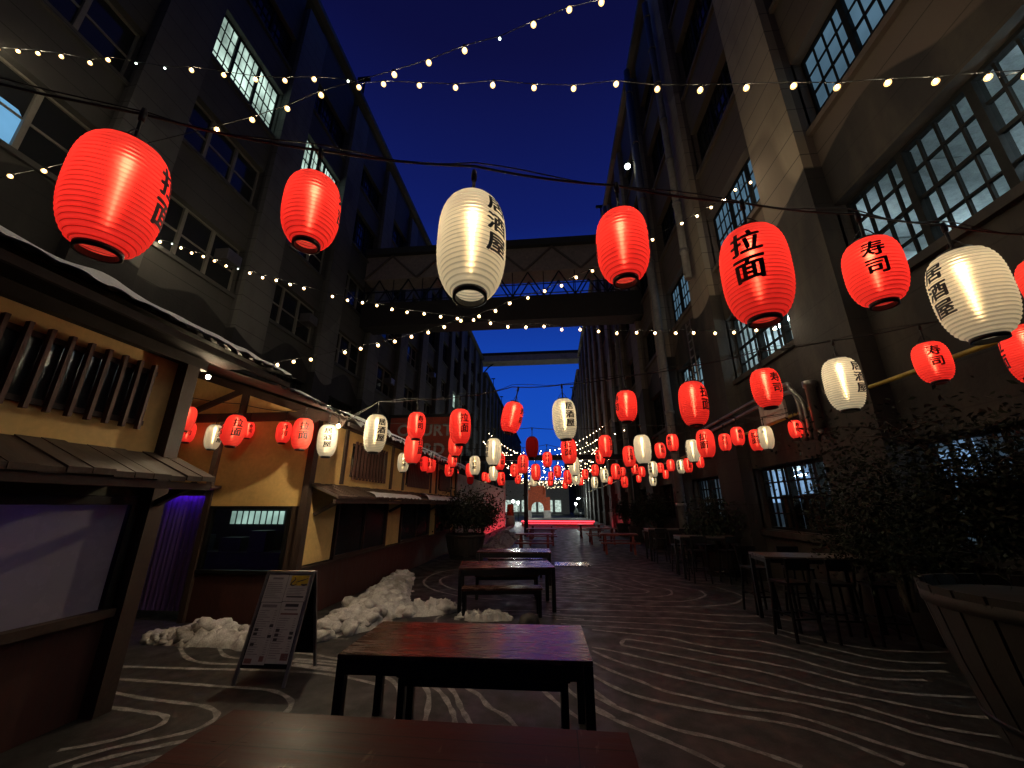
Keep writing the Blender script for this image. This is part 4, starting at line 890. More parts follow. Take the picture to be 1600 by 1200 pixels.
# noodle-bowl style drawing on the yellow print: thick dark swooshes
def swoosh(pts, wv):
    L = []
    for i, p in enumerate(pts):
        a = pts[max(i - 1, 0)]; b = pts[min(i + 1, len(pts) - 1)]; dx, du = b[0] - a[0], b[1] - a[1]; q = math.hypot(dx, du); nx, nu = -du / q, dx / q; w = wv * (.35 + .65 * math.sin(PI * (i + .5) / len(pts)))
        L.append((bm.verts.new(PF(p[0] + nx * w, p[1] + nu * w, .0062)), bm.verts.new(PF(p[0] - nx * w, p[1] - nu * w, .0062))))
    for a, b in zip(L, L[1:]): f = bm.faces.new((a[0], a[1], b[1], b[0])); f.material_index = 0
swoosh(catmull([(.07, 1.055), (.085, 1.03), (.05, .995), (.045, .975), (.08, .968), (.12, .985)], 4), .008); swoosh(catmull([(.10, 1.0), (.15, 1.015), (.20, 1.03), (.24, 1.045)], 4), .006); swoosh(catmull([(.17, .98), (.21, .972), (.245, .985)], 4), .011)
obj('menu_print', bm, [M['ink'], M['inkgrey'], M['yellowprint'], M['redprint']], o)

# ------------------------------------------------------------------ snow piles
def snow_pile(lab, path, seed, n=140):
    """ploughed heap: lumpy height field along a path of (x, y, half width, height)"""
    pts = catmull(path, 14); bm = BM(); m = 26; V = []
    for i, p in enumerate(pts):
        a = pts[max(i - 1, 0)]; b = pts[min(i + 1, len(pts) - 1)]; d = Vector((b[0] - a[0], b[1] - a[1])); d.normalize(); nr = Vector((-d.y, d.x)); row = []
        for k in range(m + 1):
            u = k / m * 2 - 1
            x = p[0] + nr.x * u * p[2]; y = p[1] + nr.y * u * p[2]
            e = 1 - u * u; en = math.sin(PI * (i + .0) / (len(pts) - 1)) ** .35 if 0 < i < len(pts) - 1 else 0
            q = noise.noise((x * 2.3, y * 2.3, seed)); q2 = 1 - 2 * abs(noise.noise((x * 6, y * 6, seed + 4))); q3 = 1 - 2 * abs(noise.noise((x * 14, y * 14, seed + 8)))
            h = .62 * p[3] * (e ** .7) * en * (.6 + .8 * q) + (.13 * q2 + .06 * q3) * (e ** .5) * en - .03
            j = .035
            row.append(bm.verts.new((x + j * noise.noise((x * 9, y * 9, seed + 1)), y + j * noise.noise((x * 9, y * 9, seed + 2)), h)))
        V.append(row)
    for a, b in zip(V, V[1:]):
        for k in range(m): f = bm.faces.new((a[k], a[k + 1], b[k + 1], b[k])); f.smooth = True
    rs = random.Random(seed)
    for i in range(int(n * 1.7)):                                       # crumbly chunks, from fist to football size
        p = pts[rs.randrange(1, len(pts) - 1)]; a = rs.uniform(0, 2 * PI); q = p[2] * rs.uniform(.0, 1.12) ; s = min(.21, rs.choice((.03, .05, .07, .10, .14, .19)) * rs.uniform(.8, 1.2)) * min(1, .35 + p[3] * 2)
        if q > p[2] * .85: s *= .5
        h = max(.0, p[3] * (1 - min(1, q / p[2]) ** 2) * .55)
        res = bmesh.ops.create_icosphere(bm, subdivisions=3 if s > .06 else 2, radius=s)
        sc = Vector((rs.uniform(.7, 1.3), rs.uniform(.7, 1.3), rs.uniform(.5, .9))); of = Vector((i * 1.7, seed, 0))
        for v in res['verts']:
            c = v.co.copy(); k = 1 + .5 * noise.noise(c * (1.2 / s) + of) + .28 * noise.noise(c * (3.1 / s) + of) + .10 * noise.noise(c * (7 / s) + of)
            c = c * k; v.co = Vector((c.x * sc.x, c.y * sc.y, c.z * sc.z)) + Vector((p[0] + q * math.cos(a), p[1] + q * math.sin(a), h))
        for f in {f for v in res['verts'] for f in v.link_faces}: f.smooth = True
    return tag(obj('snow_pile', bm, M['snow']), lab, 'snow pile')
snow_pile('low lumpy snow heap in the recess left of the menu board', [(-5.75, 5.75, .12, .05), (-5.2, 5.95, .32, .26), (-4.5, 5.95, .32, .14), (-3.85, 5.85, .36, .24), (-3.45, 5.95, .3, .22)], 3, 60)
snow_pile('long dirty snow bank along the base of the far stall', [(-3.55, 6.25, .3, .15), (-3.3, 6.9, .55, .28), (-3.3, 7.8, .60, .30), (-3.55, 8.8, .52, .27), (-3.8, 9.9, .42, .27), (-3.95, 10.9, .25, .2)], 9, 150)
snow_pile('thin tongue of melting snow reaching toward the third table', [(-3.0, 7.5, .3, .12), (-2.4, 7.75, .36, .17), (-1.95, 7.9, .24, .12), (-1.8, 7.95, .1, .05)], 14, 40)
snow_pile('small yellowish patch of melting snow in front of the third table', [(-1.72, 7.35, .08, .03), (-1.4, 7.4, .2, .05), (-1.05, 7.42, .2, .05), (-.7, 7.4, .06, .02)], 21, 6)
snow_pile('grey snow heap beside the far barrel planter', [(-3.0, 17.6, .3, .15), (-2.6, 19.5, .6, .5), (-2.7, 22, .7, .7), (-2.4, 24.5, .5, .4), (-2.3, 26, .2, .1)], 30, 60)

# ------------------------------------------------------------------ plants
def leaves(bm, pts, size, rnd_, aspect=2.4, droop=.4, mi=0):
    for p in pts:
        d = Vector((rnd_.gauss(0, 1), rnd_.gauss(0, 1), rnd_.gauss(0, .6) - droop)).normalized()
        u = d.cross(Vector((rnd_.gauss(0, 1), rnd_.gauss(0, 1), rnd_.gauss(0, 1)))).normalized()
        L = size * rnd_.uniform(.6, 1.3); w = L / aspect / 2
        a = Vector(p); m1 = a + d * L * .5
        f = bm.faces.new([bm.verts.new(q) for q in (a, m1 + u * w, a + d * L, m1 - u * w)]); f.material_index = mi
def shrub(name, lab, loc, h, rad, n, size, mat, seed, planter=None, lobes=None, group=None):
    rr = random.Random(seed)
    t = thing(name, lab, 'shrub', loc, 0, group)
    bm = BM(); z0 = 0; tips = []
    for i in range(9):
        a = rr.uniform(0, 2 * PI); q = rad * rr.uniform(.15, .75); tip = Vector((q * math.cos(a), q * math.sin(a), h * rr.uniform(.55, .97)))
        mid = tip * .5 + Vector((rr.gauss(0, .08), rr.gauss(0, .08), 0)); mid.x *= .6; mid.y *= .6
        tube(bm, catmull([(.04 * math.cos(a), .04 * math.sin(a), 0), tuple(mid), tuple(tip)], 5), [.03 - .0025 * k for k in range(11)], 6); tips.append(tip)
        for j in range(4):
            s = mid.lerp(tip, rr.uniform(.1, .9)); e = s + Vector((rr.gauss(0, rad * .35), rr.gauss(0, rad * .35), rr.uniform(-.05, .3) * h * .5)); tube(bm, [s, s.lerp(e, .5) + Vector((0, 0, .03)), e], [.012, .008, .004], 5); tips.append(e)
    obj('stem', bm, M['bark'], t)
    bm = BM(); P = []
    while len(P) < n:
        c = tips[rr.randrange(len(tips))]; s = rad * rr.choice((.16, .22, .30))
        p = (c.x + rr.gauss(0, s), c.y + rr.gauss(0, s), c.z * rr.uniform(.45, 1.04) + rr.gauss(0, s * .6))
        if p[2] > .05: P.append(p)
    leaves(bm, P, size, rr)
    obj('foliage', bm, mat, t)
    return t
def planter(lab, x, y, r0, r1, h, group='barrel planters along the walls'):
    t = thing('barrel_planter', lab, 'planter', (x, y, 0), 0, group)
    bm = BM(); n = 26
    for k in range(n):       # staves
        a0 = 2 * PI * k / n + .012; a1 = 2 * PI * (k + 1) / n - .012; V = []
        for z, r in ((0, r0), (h * .5, (r0 + r1) / 2 * 1.03), (h, r1)):
            V.append([bm.verts.new((rr_ * math.cos(a), rr_ * math.sin(a), z)) for rr_ in (r, r - .035) for a in (a0, a1)])
        for A, B in zip(V, V[1:]):
            for q in ((0, 1), (3, 2), (2, 0), (1, 3)): bm.faces.new((A[q[0]], A[q[1]], B[q[1]], B[q[0]]))
        bm.faces.new([V[-1][i] for i in (0, 1, 3, 2)])
    obj('stave', bm, M['barrel'], t)
    for z, hh in ((h * .86, .10), (h * .12, .05)):
        r = r0 + (r1 - r0) * z / h + .012
        bm = BM(); lathe(bm, [(r - .012, 0), (r + .006, 0), (r + .012, hh), (r - .006, hh)], 40, c=(0, 0, z)); obj('hoop', bm, M['barrel'] if hh > .08 else M['steel'], t)
    bm = BM(); lathe(bm, [(r1 - .04, 0), (r1 * .5, .03), (.001, .05)], 24, c=(0, 0, h - .1)); obj('soil', bm, M['soil'], t)
    return t
planter('big half-barrel planter at the right edge of the picture', 4.36, 4.0, .76, 1.0, 1.16)
shrub('shrub', 'big dark leafy shrub in the large right barrel, in front of the ground-floor windows', (4.32, 4.05, 1.1), 1.75, 1.12, 19000, .062, M['leaf'], 2)
shrub('shrub', 'dark leafy shrub against the right wall behind the big one', (4.75, 6.3, .5), 2.2, .75, 7000, .062, M['leaf'], 8)
planter('half-barrel planter holding the dark shrub past the end of the far stall', -3.25, 15.2, .55, .75, .85)
shrub('shrub', 'dark bushy shrub in the barrel past the end of the far stall', (-3.25, 15.2, .8), 1.75, 1.0, 4200, .12, M['conifer'], 4)
shrub('shrub', 'dark bushy shrub by the pale fence beyond the far stall', (-3.4, 19.6, .4), 2.3, .85, 2600, .14, M['conifer'], 14)
for i, (x, y, lab, lab2) in enumerate(((4.75, 12.4, 'barrel planter on the right wall, nearest of the far row', 'shrub in the nearest barrel of the right far row'), (4.7, 19.5, 'barrel planter on the right wall, second of the far row', 'shrub in the second barrel of the right far row'), (4.7, 23.0, 'barrel planter on the right wall, third of the far row', 'shrub in the third barrel of the right far row'), (4.65, 27.0, 'barrel planter on the right wall, farthest of the row', 'shrub in the farthest barrel of the right row'))):
    planter(lab, x, y, .42, .55, .75); shrub('shrub', lab2, (x, y, .7), 1.5 + .35 * (i % 2), .70, 1900, .12, M['conifer'], 40 + i)

# ------------------------------------------------------------------ bar tables and stools on the right
def bar_table(lab, x, y, rz, w=1.5, d=.72):
    t = thing('bar_table', lab, 'bar table', (x, y, 0), rz, 'high bar tables on the right'); table_parts(t, w, d, 1.05, .06, pm('bar_table_top', (.10, .075, .06), .35, .3, 3, stretch=(1, 9, 1)), .06)
def stool_proto():
    t = thing('bar_stool', '', 'bar stool', (0, 0, 0), 0, 'bar stools at the high tables')
    bm = BM(); box(bm, -.19, .19, -.19, .19, .73, .765); obj('seat', bm, M['steel'], t, bevel=.006)
    for sx in (-1, 1): bm = BM(); bar(bm, (sx * .17, .185, .77), (sx * .185, .235, 1.10), .03, .03); obj('back_post', bm, M['steel'], t)
    bm = BM(); box(bm, -.19, .19, .205, .225, .94, 1.10); obj('backrest', bm, M['steel'], t)
    for sx in (-1, 1):
        for sy in (-1, 1): bm = BM(); bar(bm, (sx * .16, sy * .16, .73), (sx * .21, sy * .21, 0), .03, .03); obj('leg', bm, M['steel'], t)
    bm = BM()
    for s in (-1, 1): box(bm, -.185, .185, s * .19 - .011, s * .19 + .011, .28, .302); box(bm, s * .19 - .011, s * .19 + .011, -.178, .178, .32, .342)
    obj('footrest', bm, M['steel'], t)
    return t
bar_table('high bar table on the right, nearest the camera', 4.25, 7.55, -.1); bar_table('middle high bar table on the right', 4.2, 11.9, -.05); bar_table('farthest high bar table on the right', 4.15, 15.4, 0)
st = stool_proto(); first = True
for x, y, rz, lab in ((3.55, 6.85, PI + .2, 'bar stool at the front left corner of the nearest high table'), (4.15, 6.8, PI, 'bar stool at the front middle of the nearest high table'), (4.72, 6.75, PI - .15, 'bar stool at the front right of the nearest high table'), (3.75, 8.3, .1, 'bar stool behind the left end of the nearest high table'), (4.5, 8.3, 0, 'bar stool behind the right end of the nearest high table'),
                      (3.7, 11.2, PI, 'bar stool at the front left of the middle high table'), (4.5, 11.2, PI + .2, 'bar stool at the front right of the middle high table'), (3.7, 12.65, 0, 'bar stool behind the left of the middle high table'), (4.4, 12.65, .2, 'bar stool behind the right of the middle high table'), (3.7, 14.75, PI, 'bar stool at the front left of the farthest high table'), (4.5, 14.75, PI, 'bar stool at the front right of the farthest high table')):
    if first: o = st; o.location = (x, y, 0); o.rotation_euler = (0, 0, rz); first = False
    else: o = dup(st, (x, y, 0), rz)
    o['label'] = lab

# ================================================================== FAR END
r = thing('black_pole', 'black steel post and beam frame standing in mid alley carrying the far string lights', 'post', (-1.65, 26, 0))
bm = BM(); box(bm, -.13, .13, -.13, .13, 0, 4.72); obj('post', bm, M['steel'], r)
bm = BM(); box(bm, -2.8 - 6, XR + 1.65 - .36, -.12, .12, 4.724, 5.06); obj('beam', bm, M['steel'], r)
r = thing('stage', 'low stage edged with glowing red light strips at the end of the alley', 'stage', (.5, 38.8, 0))
bm = BM(); box(bm, -3.4, 3.45, 0, 9, .02, .48); obj('deck', bm, M['concrete'], r)
bm = BM(); box(bm, -3.4, 3.45, -.05, -.005, .39, .46); obj('light_strip', bm, M['led_red'], r)
bm = BM(); box(bm, -3.2, 3.3, -.04, -.005, .22, .25); obj('light_strip', bm, M['led_red'], r)
# added red strips, hidden behind shields, that wash the side walls
for x, lab in ((-4.05, 'added red light strip hidden at the foot of the pale fence on the left'), (5.05, 'added red light strip hidden at the foot of the right wall by the stage')):
    r = thing('light_strip', lab, 'light strip', (x + (.45 if x < 0 else -.4), 31.5, 0)); bm = BM(); box(bm, -.05, .05, -5 if x < 0 else -1, 5.5, .02, .1); obj('tube', bm, em('added_red_led', (1, .03, .06), 26), r)
    bm = BM(); sg = 1 if x < 0 else -1; xa, xb = sorted((sg * .055, sg * .11)); box(bm, xa, xb, -5.02 if x < 0 else -1.02, 5.52, 0, .2); box(bm, -.06, .11 if x < 0 else .06, -5.08 if x < 0 else -1.08, -5.03 if x < 0 else -1.03, 0, .2); obj('strip_shield', bm, M['steel'], r)  # added shield hides the red tube from view
r = thing('panel_fence', 'pale panel fence on the left washed red from below', 'fence', (-4.4, 0, 0))
bm = BM()
for k in range(15): box(bm, -.05, .05, 18.2 + k * 1.26, 18.2 + k * 1.26 + 1.22, .05, 3.3)
obj('panel', bm, M['panelwall'], r)
bm = BM(); box(bm, -.04, .1, 37.15, 37.4, 0, 4.1); obj('post', bm, M['whitewash'], r)
# brick gateway
r = thing('brick_gateway', 'red brick archway with white lower piers and stepped top on the stage end', 'gateway', (-1.9, 58, 0))
def arch(bm, xa, xb, zs, zt, d0, d1):
    n = 14; c = (xa + xb) / 2; R = (xb - xa) / 2
    top = [(xa + (xb - xa) * i / n, zt) for i in range(n + 1)]
    low = [(c - R * math.cos(PI * i / n), zs + R * math.sin(PI * i / n)) for i in range(n + 1)]
    for i in range(n):
        for y in (d0, d1): quad(bm, [(low[i][0], y, low[i][1]), (low[i + 1][0], y, low[i + 1][1]), (top[i + 1][0], y, top[i + 1][1]), (top[i][0], y, top[i][1])])
        quad(bm, [(low[i][0], d0, low[i][1]), (low[i + 1][0], d0, low[i + 1][1]), (low[i + 1][0], d1, low[i + 1][1]), (low[i][0], d1, low[i][1])])
bm = BM(); arch(bm, -1.0, .75, 1.5, 3.4, -.3, .3); box(bm, -1.7, -1.004, -.3, .3, 1.2, 4.0); box(bm, .754, 1.7, -.3, .3, 1.2, 3.0); box(bm, -1.1, .9, -.28, .28, 3.404, 4.6); box(bm, .754, 1.1, -.28, .28, 3.004, 4.4); obj('arch', bm, M['brick'], r)
bm = BM(); box(bm, -1.75, -1.0, -.34, .34, 0, 1.196); box(bm, .75, 1.75, -.34, .34, 0, 1.196); obj('pier', bm, M['whitewash'], r)
# side barrels / drum
r = thing('traffic_drum', 'orange and white drum standing left of the stage', 'traffic drum', (-4.15, 40.5, 0))
bm = BM(); lathe(bm, [(0, 0), (.45, 0), (.40, .9), (0, .9)], 18); obj('base', bm, M['whitewash'], r)
bm = BM(); lathe(bm, [(0, .902), (.36, .902), (.33, 1.9), (.2, 2.0), (0, 2.0)], 18); obj('body', bm, M['plastic_o'], r)
# street lamp
r = thing('street_lamp', 'bright white street lamp beyond the stage on the right', 'street lamp', (4.1, 62, 0))
bm = BM(); tube(bm, catmull([(.9, 0, 0), (.9, 0, 2.6), (.6, 0, 3.0), (0, 0, 3.05)], 6), .06); obj('pole', bm, M['steel'], r)
bm = BM(); bmesh.ops.create_icosphere(bm, subdivisions=2, radius=.2); 
for v in bm.verts: v.co.z = v.co.z * .5 + 2.85
obj('lamp_head', bm, M['lamp_white'], r)
for i, (x, y, z) in enumerate(((-4.6, 48, 2.35), (-4.15, 50, 2.2), (3.3, 56, 2.1))):
    r = thing('post_lamp', ['small white lamp on a post left of the stage, the left one of a pair', 'small white lamp on a post left of the stage, the right one of a pair', 'small white lamp on a post behind the right end of the stage'][i], 'lamp', (x, y, 0))
    bm = BM(); tube(bm, [(0, 0, 0), (0, 0, z - .14)], .05); obj('pole', bm, M['steel'], r)
    bm = BM(); bmesh.ops.create_icosphere(bm, subdivisions=2, radius=.13)
    for v in bm.verts: v.co.z += z
    obj('lamp_globe', bm, em('white_post_lamp', (.95, 1, .92), 420), r)
# low dark car-like shelter: parked van silhouette near the right end
r = thing('parked_car', 'dark parked car at the far right end of the alley', 'car', (5.0, 70, 0), .15)
bm = BM()
prof = [(-2.1, .35), (-2.1, .8), (-1.5, .95), (-.9, 1.42), (.8, 1.42), (1.4, .95), (2.1, .85), (2.1, .35)]
for a, b in zip(prof, prof[1:] + prof[:1]): quad(bm, [(-.85, a[0], a[1]), (.85, a[0], a[1]), (.85, b[0], b[1]), (-.85, b[0], b[1])])
for x in (-.85, .85): bm.faces.new([bm.verts.new((x, p[0], p[1])) for p in prof])
obj('body', bm, pm('dark_car_paint', (.02, .022, .028), .25), r)
for sx in (-1, 1):
    for y in (-1.3, 1.3): bm = BM(); tube(bm, [(sx * .70, y, .33), (sx * .88, y, .33)], .33, 18); obj('wheel', bm, M['wire'], r)
for s in (-1, 1): bm = BM(); box(bm, s * .6 - .15, s * .6 + .15, -2.13, -2.102, .62, .78); obj('headlight', bm, M['paper'], r)

# ================================================================== PAPER LANTERNS
DIM = {'r': (.17, .564), 's': (.14, .423), 'w': (.165, .564), 'd': (.15, .47)}
TXT = {'r': '拉面', 's': '寿司', 'w': '居酒屋'}
def lprof(t, R, H):
    a = abs(2 * t - 1); r = R * (.44 + .56 * max(0, 1 - a ** (3.7 if t > .5 else 2.55)) ** .56)
    return r * (.965 + .035 * math.cos((t - .5) * 3)), (t - .5) * H
def lrad(z, R, H): return lprof(min(1, max(0, z / H + .5)), R, H)[0]
LM = {}
def mesh_of(bm, name, mats):
    bmesh.ops.recalc_face_normals(bm, faces=bm.faces)
    me = bpy.data.meshes.new(name); bm.to_mesh(me); bm.free()
    for m in (mats if isinstance(mats, list) else [mats]): me.materials.append(m)
    return me
for k, (R, H) in DIM.items():
    bm = BM(); N = 56; nr = int(round(H / RIB)); Mr = nr * 6; rings = []
    for j in range(Mr + 1):
        r, z = lprof(j / Mr, R, H); u = ((z / RIB) % 1.0); r += .0042 * math.cos(2 * PI * u)
        lump = [1 + .004 * noise.noise((3 * math.cos(2 * PI * i / N), 3 * math.sin(2 * PI * i / N), z * 12 + ord(k))) for i in range(N)]
        rings.append([bm.verts.new((r * lump[i] * math.cos(2 * PI * i / N), r * lump[i] * math.sin(2 * PI * i / N), z)) for i in range(N)])
    for a, b in zip(rings, rings[1:]):
        for i in range(N): f = bm.faces.new((a[i], a[(i + 1) % N], b[(i + 1) % N], b[i])); f.smooth = True
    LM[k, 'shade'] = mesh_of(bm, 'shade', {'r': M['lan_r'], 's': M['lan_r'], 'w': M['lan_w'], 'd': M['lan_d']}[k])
    re = R * .46
    for nm, z0, z1 in (('top_ring', H / 2 - .012, H / 2 + .012), ('bottom_ring', -H / 2 - .022, -H / 2 + .008)):
        bm = BM(); rg = lathe(bm, [(re - .008, z0), (re + .005, z0), (re + .005, z1), (re - .008, z1)], 32)
        for i in range(32): bm.faces.new((rg[3][i], rg[3][(i + 1) % 32], rg[0][(i + 1) % 32], rg[0][i]))
        if nm == 'top_ring':
            for a in (0, PI / 2): bar(bm, (-re * math.cos(a), -re * math.sin(a), z1), (re * math.cos(a), re * math.sin(a), z1), .006, .006)
        LM[k, nm] = mesh_of(bm, nm, M['ring'])
    bm = BM(); tube(bm, catmull([(-re, 0, H / 2 + .01), (-re * .5, 0, H / 2 + .07), (0, 0, H / 2 + .10), (re * .5, 0, H / 2 + .07), (re, 0, H / 2 + .01)], 4), .0035, 5)
    tube(bm, [(0, 0, H / 2 + .10), (.004, 0, H / 2 + .13), (0, 0, H / 2 + .17)], .006, 6); lathe(bm, [(0, .165), (.014, .165), (.016, .20), (.012, .235), (0, .235)], 8, c=(0, 0, H / 2))
    tube(bm, [(0, 0, H / 2 + .16), (0, 0, H * .36)], .009, 6); LM[k, 'hanger'] = mesh_of(bm, 'hanger', M['wire'])
    if k != 'd':
        bm = BM(); lathe(bm, [(0, H * .38), (.012, H * .37), (.0145, H * .31), (.0085, H * .2), (.005, H * .02), (.003, -H * .2), (0, -H * .30)], 10); LM[k, 'bulb'] = mesh_of(bm, 'bulb', M['lan_bulb'])  # bulb drawn out into a long taper to form the light streak
        # lettering, bent round the shade, on front and back
        s = TXT[k]; nch = len(s); ch = {'r': H * .30, 's': H * .285, 'w': H * .212}[k]
        for side in (0, 1):
            out = BM()
            for ci, c in enumerate(s):
                tb = text_mesh(c, ch * .94, 0.0)
                bmesh.ops.triangulate(tb, faces=tb.faces[:])
                src = bpy.data.meshes.new('glyph'); tb.to_mesh(src)
                for q_, (dx_, dy_) in enumerate(((1, .3), (-1, -.3), (.3, 1), (-.3, -1), (.7, -.7), (-.7, .7))):     # thick brush weight
                    nv = len(tb.verts); tb.from_mesh(src); tb.verts.ensure_lookup_table()
                    for v in tb.verts[nv:]: v.co.x += dx_ * ch * .032; v.co.y += dy_ * ch * .024; v.co.z = q_ + 1.0
                bpy.data.meshes.remove(src)
                xs = [v.co.x for v in tb.verts]; ys = [v.co.y for v in tb.verts]; cx = (min(xs) + max(xs)) / 2; cyy = (min(ys) + max(ys)) / 2
                wd = {'r': 1.0, 's': 1.0, 'w': 1.2}[k]
                for v in tb.verts:
                    v.co.x = (v.co.x - cx) * wd; v.co.y = (v.co.y - cyy) * .98 + v.co.x * .06
                    v.co.y += (nch / 2 - .5 - ci) * ch + H * .07
                bmesh.ops.triangulate(tb, faces=tb.faces[:])
                for ax, st_ in (((1, 0, 0), .012), ((0, 1, 0), .0047)):
                    q = -.22
                    while q < .22:
                        g = list(tb.verts) + list(tb.edges) + list(tb.faces); bmesh.ops.bisect_plane(tb, geom=g, plane_co=Vector(ax) * (q + .0003), plane_no=ax); q += st_
                mp = {}
                for v in tb.verts:
                    z = v.co.y; rr_ = lrad(z, R, H); rr_ += .0049 + .00008 * v.co.z; a = v.co.x / R - PI / 2 + side * PI
                    mp[v] = out.verts.new((rr_ * math.cos(a), rr_ * math.sin(a), z))
                for f in tb.faces:
                    try: out.faces.new([mp[v] for v in f.verts])
                    except ValueError: pass
                tb.free()
            me = bpy.data.meshes.new('lettering'); out.to_mesh(me); out.free(); me.materials.append(M['ink_black']); LM[k, 'lettering%d' % side] = me
ORD = ['first', 'second', 'third', 'fourth', 'fifth', 'sixth', 'seventh', 'eighth', 'ninth', 'tenth', 'eleventh', 'twelfth', 'thirteenth', 'fourteenth', 'fifteenth', 'sixteenth']
RN = {1: 'big front row', 2: 'second row back', 3: 'stall recess row', 4: 'third row back', 5: 'fourth row back', 6: 'fifth row back', 7: 'sixth row back', 8: 'farthest row'}
KW = {'r': 'large red lantern lettered 拉面', 's': 'small red lantern lettered 寿司', 'w': 'white lantern lettered 居酒屋', 'd': 'unlit dark red lantern'}
rq = random.Random(19)
HANG = {}
for rn, row in ROWS.items():
    for i, (x, y, z, s, k, tilt, f) in enumerate(sorted(row)):
        lab = (KW[k].split(' lettered')[0] + ' showing no lettering' if f > 5 and k != 'd' else KW[k]) + ', ' + ('leftmost' if i == 0 else 'rightmost' if i == len(row) - 1 else ORD[i] + ' from the left') + ' in the ' + RN[rn]
        phi = math.atan2(-y, -x) + PI / 2
        if f > 5: a = phi + PI / 2 + rq.uniform(-.25, .25)
        else: a = phi + math.asin(max(-1, min(1, f)))
        t = thing('paper_lantern', lab, 'lantern', (x, y, z), 0, 'paper lanterns hung in rows across the alley')
        t.rotation_mode = 'XYZ'
        R, H = DIM[k]
        t.rotation_euler = (rq.gauss(0, .02), math.radians(-tilt) + rq.gauss(0, .025), a); t.scale = (s, s, s)
        if tilt: t.rotation_mode = 'ZYX'; t.rotation_euler = (0, math.radians(-tilt), a); t.rotation_euler = Matrix.Rotation(math.radians(-tilt), 3, 'Y').to_4x4().to_euler('ZYX') if False else (0, 0, a); t.rotation_mode = 'XYZ'; t.matrix_world = Matrix.Translation((x, y, z)) @ Matrix.Rotation(math.radians(tilt), 4, 'Y').inverted() @ Matrix.Rotation(a, 4, 'Z') @ Matrix.Scale(s, 4)
        for nm in ('shade', 'top_ring', 'bottom_ring', 'hanger', 'bulb', 'lettering0', 'lettering1'):
            if (k, nm) in LM:
                o = bpy.data.objects.new(nm.rstrip('01'), LM[k, nm]); COL.objects.link(o); o.parent = t
        HANG.setdefault(rn, []).append((x, y, z + s * (H / 2 + .225)))
for rn, P in HANG.items():
    P = sorted(P)
    if rn == 3:
        P = [p for p in P if p[1] < 6.42] ; ends = [(-7.1, 6.2, 3.50)], [(-3.66, 6.4, 3.28)]
    elif rn == 1: ends = [(-11.2, -.9, 7.2), (-4.6, .6, 4.35)], [(4.3, 2.8, 3.62), (5.24, 3.05, 3.9)]
    elif rn == 2: ends = [(-3.62, 6.4, 3.28)], [(5.24, 3.7, 3.75)]
    elif rn in (4, 5): ends = [(-3.62, P[0][1] + .12, P[0][2] + .04)] if P[0][0] > -3.5 else [], [(5.24, P[-1][1] - .05, P[-1][2] + .06)]
    else: ends = [(-4.35, P[0][1] + .12, P[0][2] + .10)] if P[0][0] > -4.2 else [], [(5.24, P[-1][1] - .05, P[-1][2] + .06)]
    A = ends[0] + P + ends[1]; Q = []
    for a, b in zip(A, A[1:]):
        L = math.dist(a, b)
        for j in range(6): u = j / 6; Q.append((a[0] + (b[0] - a[0]) * u, a[1] + (b[1] - a[1]) * u, a[2] + (b[2] - a[2]) * u - .12 * L * L * .25 * 4 * u * (1 - u) * min(1, 1.2 / L)))
    Q.append(A[-1])
    bm = BM(); tube(bm, Q, .007, 6)
    if rn <= 2: tube(bm, [(q[0], q[1] + .01, q[2] + .03 + .02 * math.sin(i * .8)) for i, q in enumerate(Q)], .004, 5)
    tag(obj('lantern_cable', bm, M['wire']), 'black cable carrying the ' + RN[rn] + ' of lanterns', 'cable', 'cables carrying the lanterns')

# ================================================================== STRING LIGHTS
bm = BM(); bmesh.ops.create_icosphere(bm, subdivisions=2, radius=.037)
for v in bm.verts: v.co.z = v.co.z * 1.12 - .055; f_t = max(0, (v.co.z + .05) / .05); v.co.x *= 1 - .35 * min(1, f_t); v.co.y *= 1 - .35 * min(1, f_t)
for f in bm.faces: f.smooth = True
ME_B = mesh_of(bm, 'bulb', M['bulb_glass'])
bm = BM(); bmesh.ops.create_icosphere(bm, subdivisions=1, radius=.0145)
for v in bm.verts: v.co.z = v.co.z * 1.25 - .052
ME_F = mesh_of(bm, 'filament', M['filament'])
ME_BD = ME_B.copy(); ME_BD.materials.clear(); ME_BD.materials.append(M['bulb_dim'])
bm = BM(); bmesh.ops.create_icosphere(bm, subdivisions=1, radius=.029)
for v in bm.verts: v.co.z = v.co.z * 1.1 - .05
ME_BF = mesh_of(bm, 'bulb', M['bulb'])
bm = BM(); lathe(bm, [(0, .02), (.017, .02), (.020, -.025), (0, -.025)], 8); ME_S = mesh_of(bm, 'socket', M['wire'])
def strand(P, lab, group, dim=(), near=True, ends=()):
    t = thing('string_light', lab, 'string lights', P[0], 0, group)
    o0 = Vector(P[0])
    A = [Vector(p) for p in P]; line = ([Vector(ends[0])] if ends and ends[0] else []) + A + ([Vector(ends[1])] if ends and ends[1] else [])
    bm = BM(); tube(bm, [p - o0 + Vector((0, 0, .018)) for p in line], .006, 5); obj('cord', bm, M['wire'], t)
    for i, p in enumerate(A):
        b = bpy.data.objects.new('bulb', (ME_BD if i in dim else ME_B) if near else ME_BF); COL.objects.link(b); b.parent = t; b.location = p - o0; b.rotation_euler = (rq.gauss(0, .15), rq.gauss(0, .15), 0)
        if i in dim: b.scale = (.45, .45, .45)
        if near:
            s_ = bpy.data.objects.new('socket', ME_S); COL.objects.link(s_); s_.parent = b
            if i not in dim: s_ = bpy.data.objects.new('filament', ME_F); COL.objects.link(s_); s_.parent = b
GS = 'string lights strung between the buildings'
strand(STR[1], 'string of warm bulbs running nearly level across the top of the picture', GS, (6, 7, 13), True, ((-11.2, 4.5, 11.1), (5.24, 3.66, 6.5)))
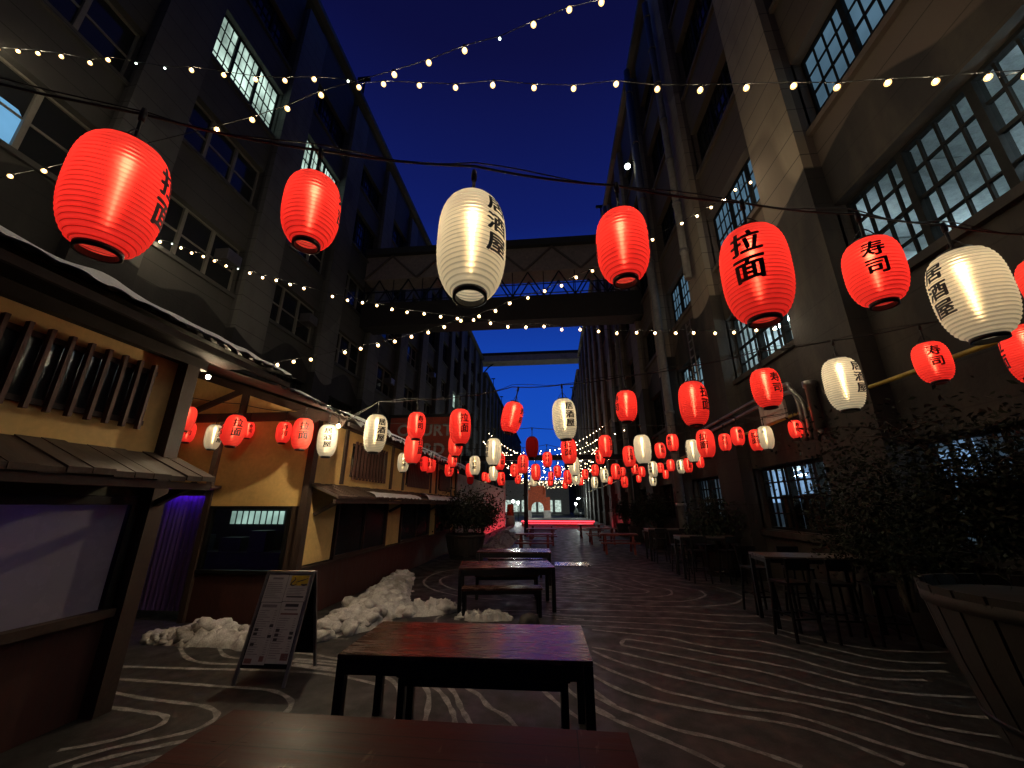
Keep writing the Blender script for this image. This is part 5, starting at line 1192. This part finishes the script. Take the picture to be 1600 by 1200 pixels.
strand(STR[2], 'string of warm bulbs rising from behind the big left lantern to the top edge', GS, (9,), True, ((-11.2, 4.8, 7.6), (5.24, 2.3, 9.6)))
strand(STR[3], 'string of warm bulbs sagging across the skybridge to the right wall', GS, (1, 7,), True, ((-11.2, 8.4, 9.4), (5.24, 8.36, 5.7)))
S4 = STR[4][:19] + [tuple(STR[4][18][c] + (STR[4][19][c] - STR[4][18][c]) * u for c in range(3)) for u in (.25, .5, .75)] + STR[4][19:]
strand(S4, 'string of warm bulbs climbing from the recess roof to the upper right windows', GS, (19, 20, 21), True, ((-5.9, 6.9, 4.6), (5.24, 8.62, 9.85)))
# far canopy
GF = 'far canopy of string lights between post frame and stage'
rf = random.Random(77)
def span(a, b, sag, step=.42):
    a = Vector(a); b = Vector(b); n = max(4, int((b - a).length / step)); return [tuple(a.lerp(b, (i + .5) / n) - Vector((0, 0, sag * 4 * ((i + .5) / n) * (1 - (i + .5) / n)))) for i in range(n)]
k = 0
FAR = [((-1.6, 26, 5.1), (5.2, 37, 9.2), .5), ((-1.4, 26, 5.1), (5.2, 40, 8.6), .6), ((1.2, 26, 5.1), (5.2, 33, 7.2), .25), ((-1.6, 26.1, 5.1), (-5.5, 34, 8.2), .3), ((.2, 26, 5.1), (5.2, 45, 8.0), .8), ((-2.6, 26, 5.1), (-7, 40, 8.4), .4)]
for j in range(24):
    y = 27.5 + j * 1.75
    FAR.append(((-4.6, y + 1.2 * math.sin(j * 2.7), 5.6 + .6 * math.sin(j * 1.3)), (5.2, y + 2.6 * (1 if j % 2 else -.8), 5.9 + .8 * math.cos(j * 1.7)), .6 + .35 * math.sin(j * 2.3)))
for a, b, sg in FAR:
    k += 1
    P = span(a, b, sg, .62 if k > 6 else .7)
    if len(P) > 80: P = P[:80]
    w = 'rising from the black post frame, ' if k <= 6 else 'across the alley over the stage, '
    nth = k if k <= 6 else k - 6
    strand(P, 'string of tiny bulbs ' + w + (ORD[nth - 1] if nth <= 16 else ORD[24 + 6 - k] + ' from the back') + ('' if nth > 16 else ' from the camera'), GF, (), False)
# single bulb by the far stall eave
r = thing('festoon_bulb', 'single bright warm bulb hanging at the snowy eave of the far stall', 'light bulb', (-3.5, 6.0, 3.17))
o = bpy.data.objects.new('bulb', ME_B); COL.objects.link(o); o.parent = r; o.scale = (1.1,) * 3
me = ME_F.copy(); me.materials.clear(); me.materials.append(em('bright_festoon_filament', (1, .82, .56), 11000)); q = bpy.data.objects.new('filament', me); COL.objects.link(q); q.parent = o
o = bpy.data.objects.new('socket', ME_S); COL.objects.link(o); o.parent = r
bm = BM(); tube(bm, [(0, 0, .02), (-.02, 0, .12), (-.1, 0, .16)], .006, 5); obj('cord', bm, M['wire'], r)
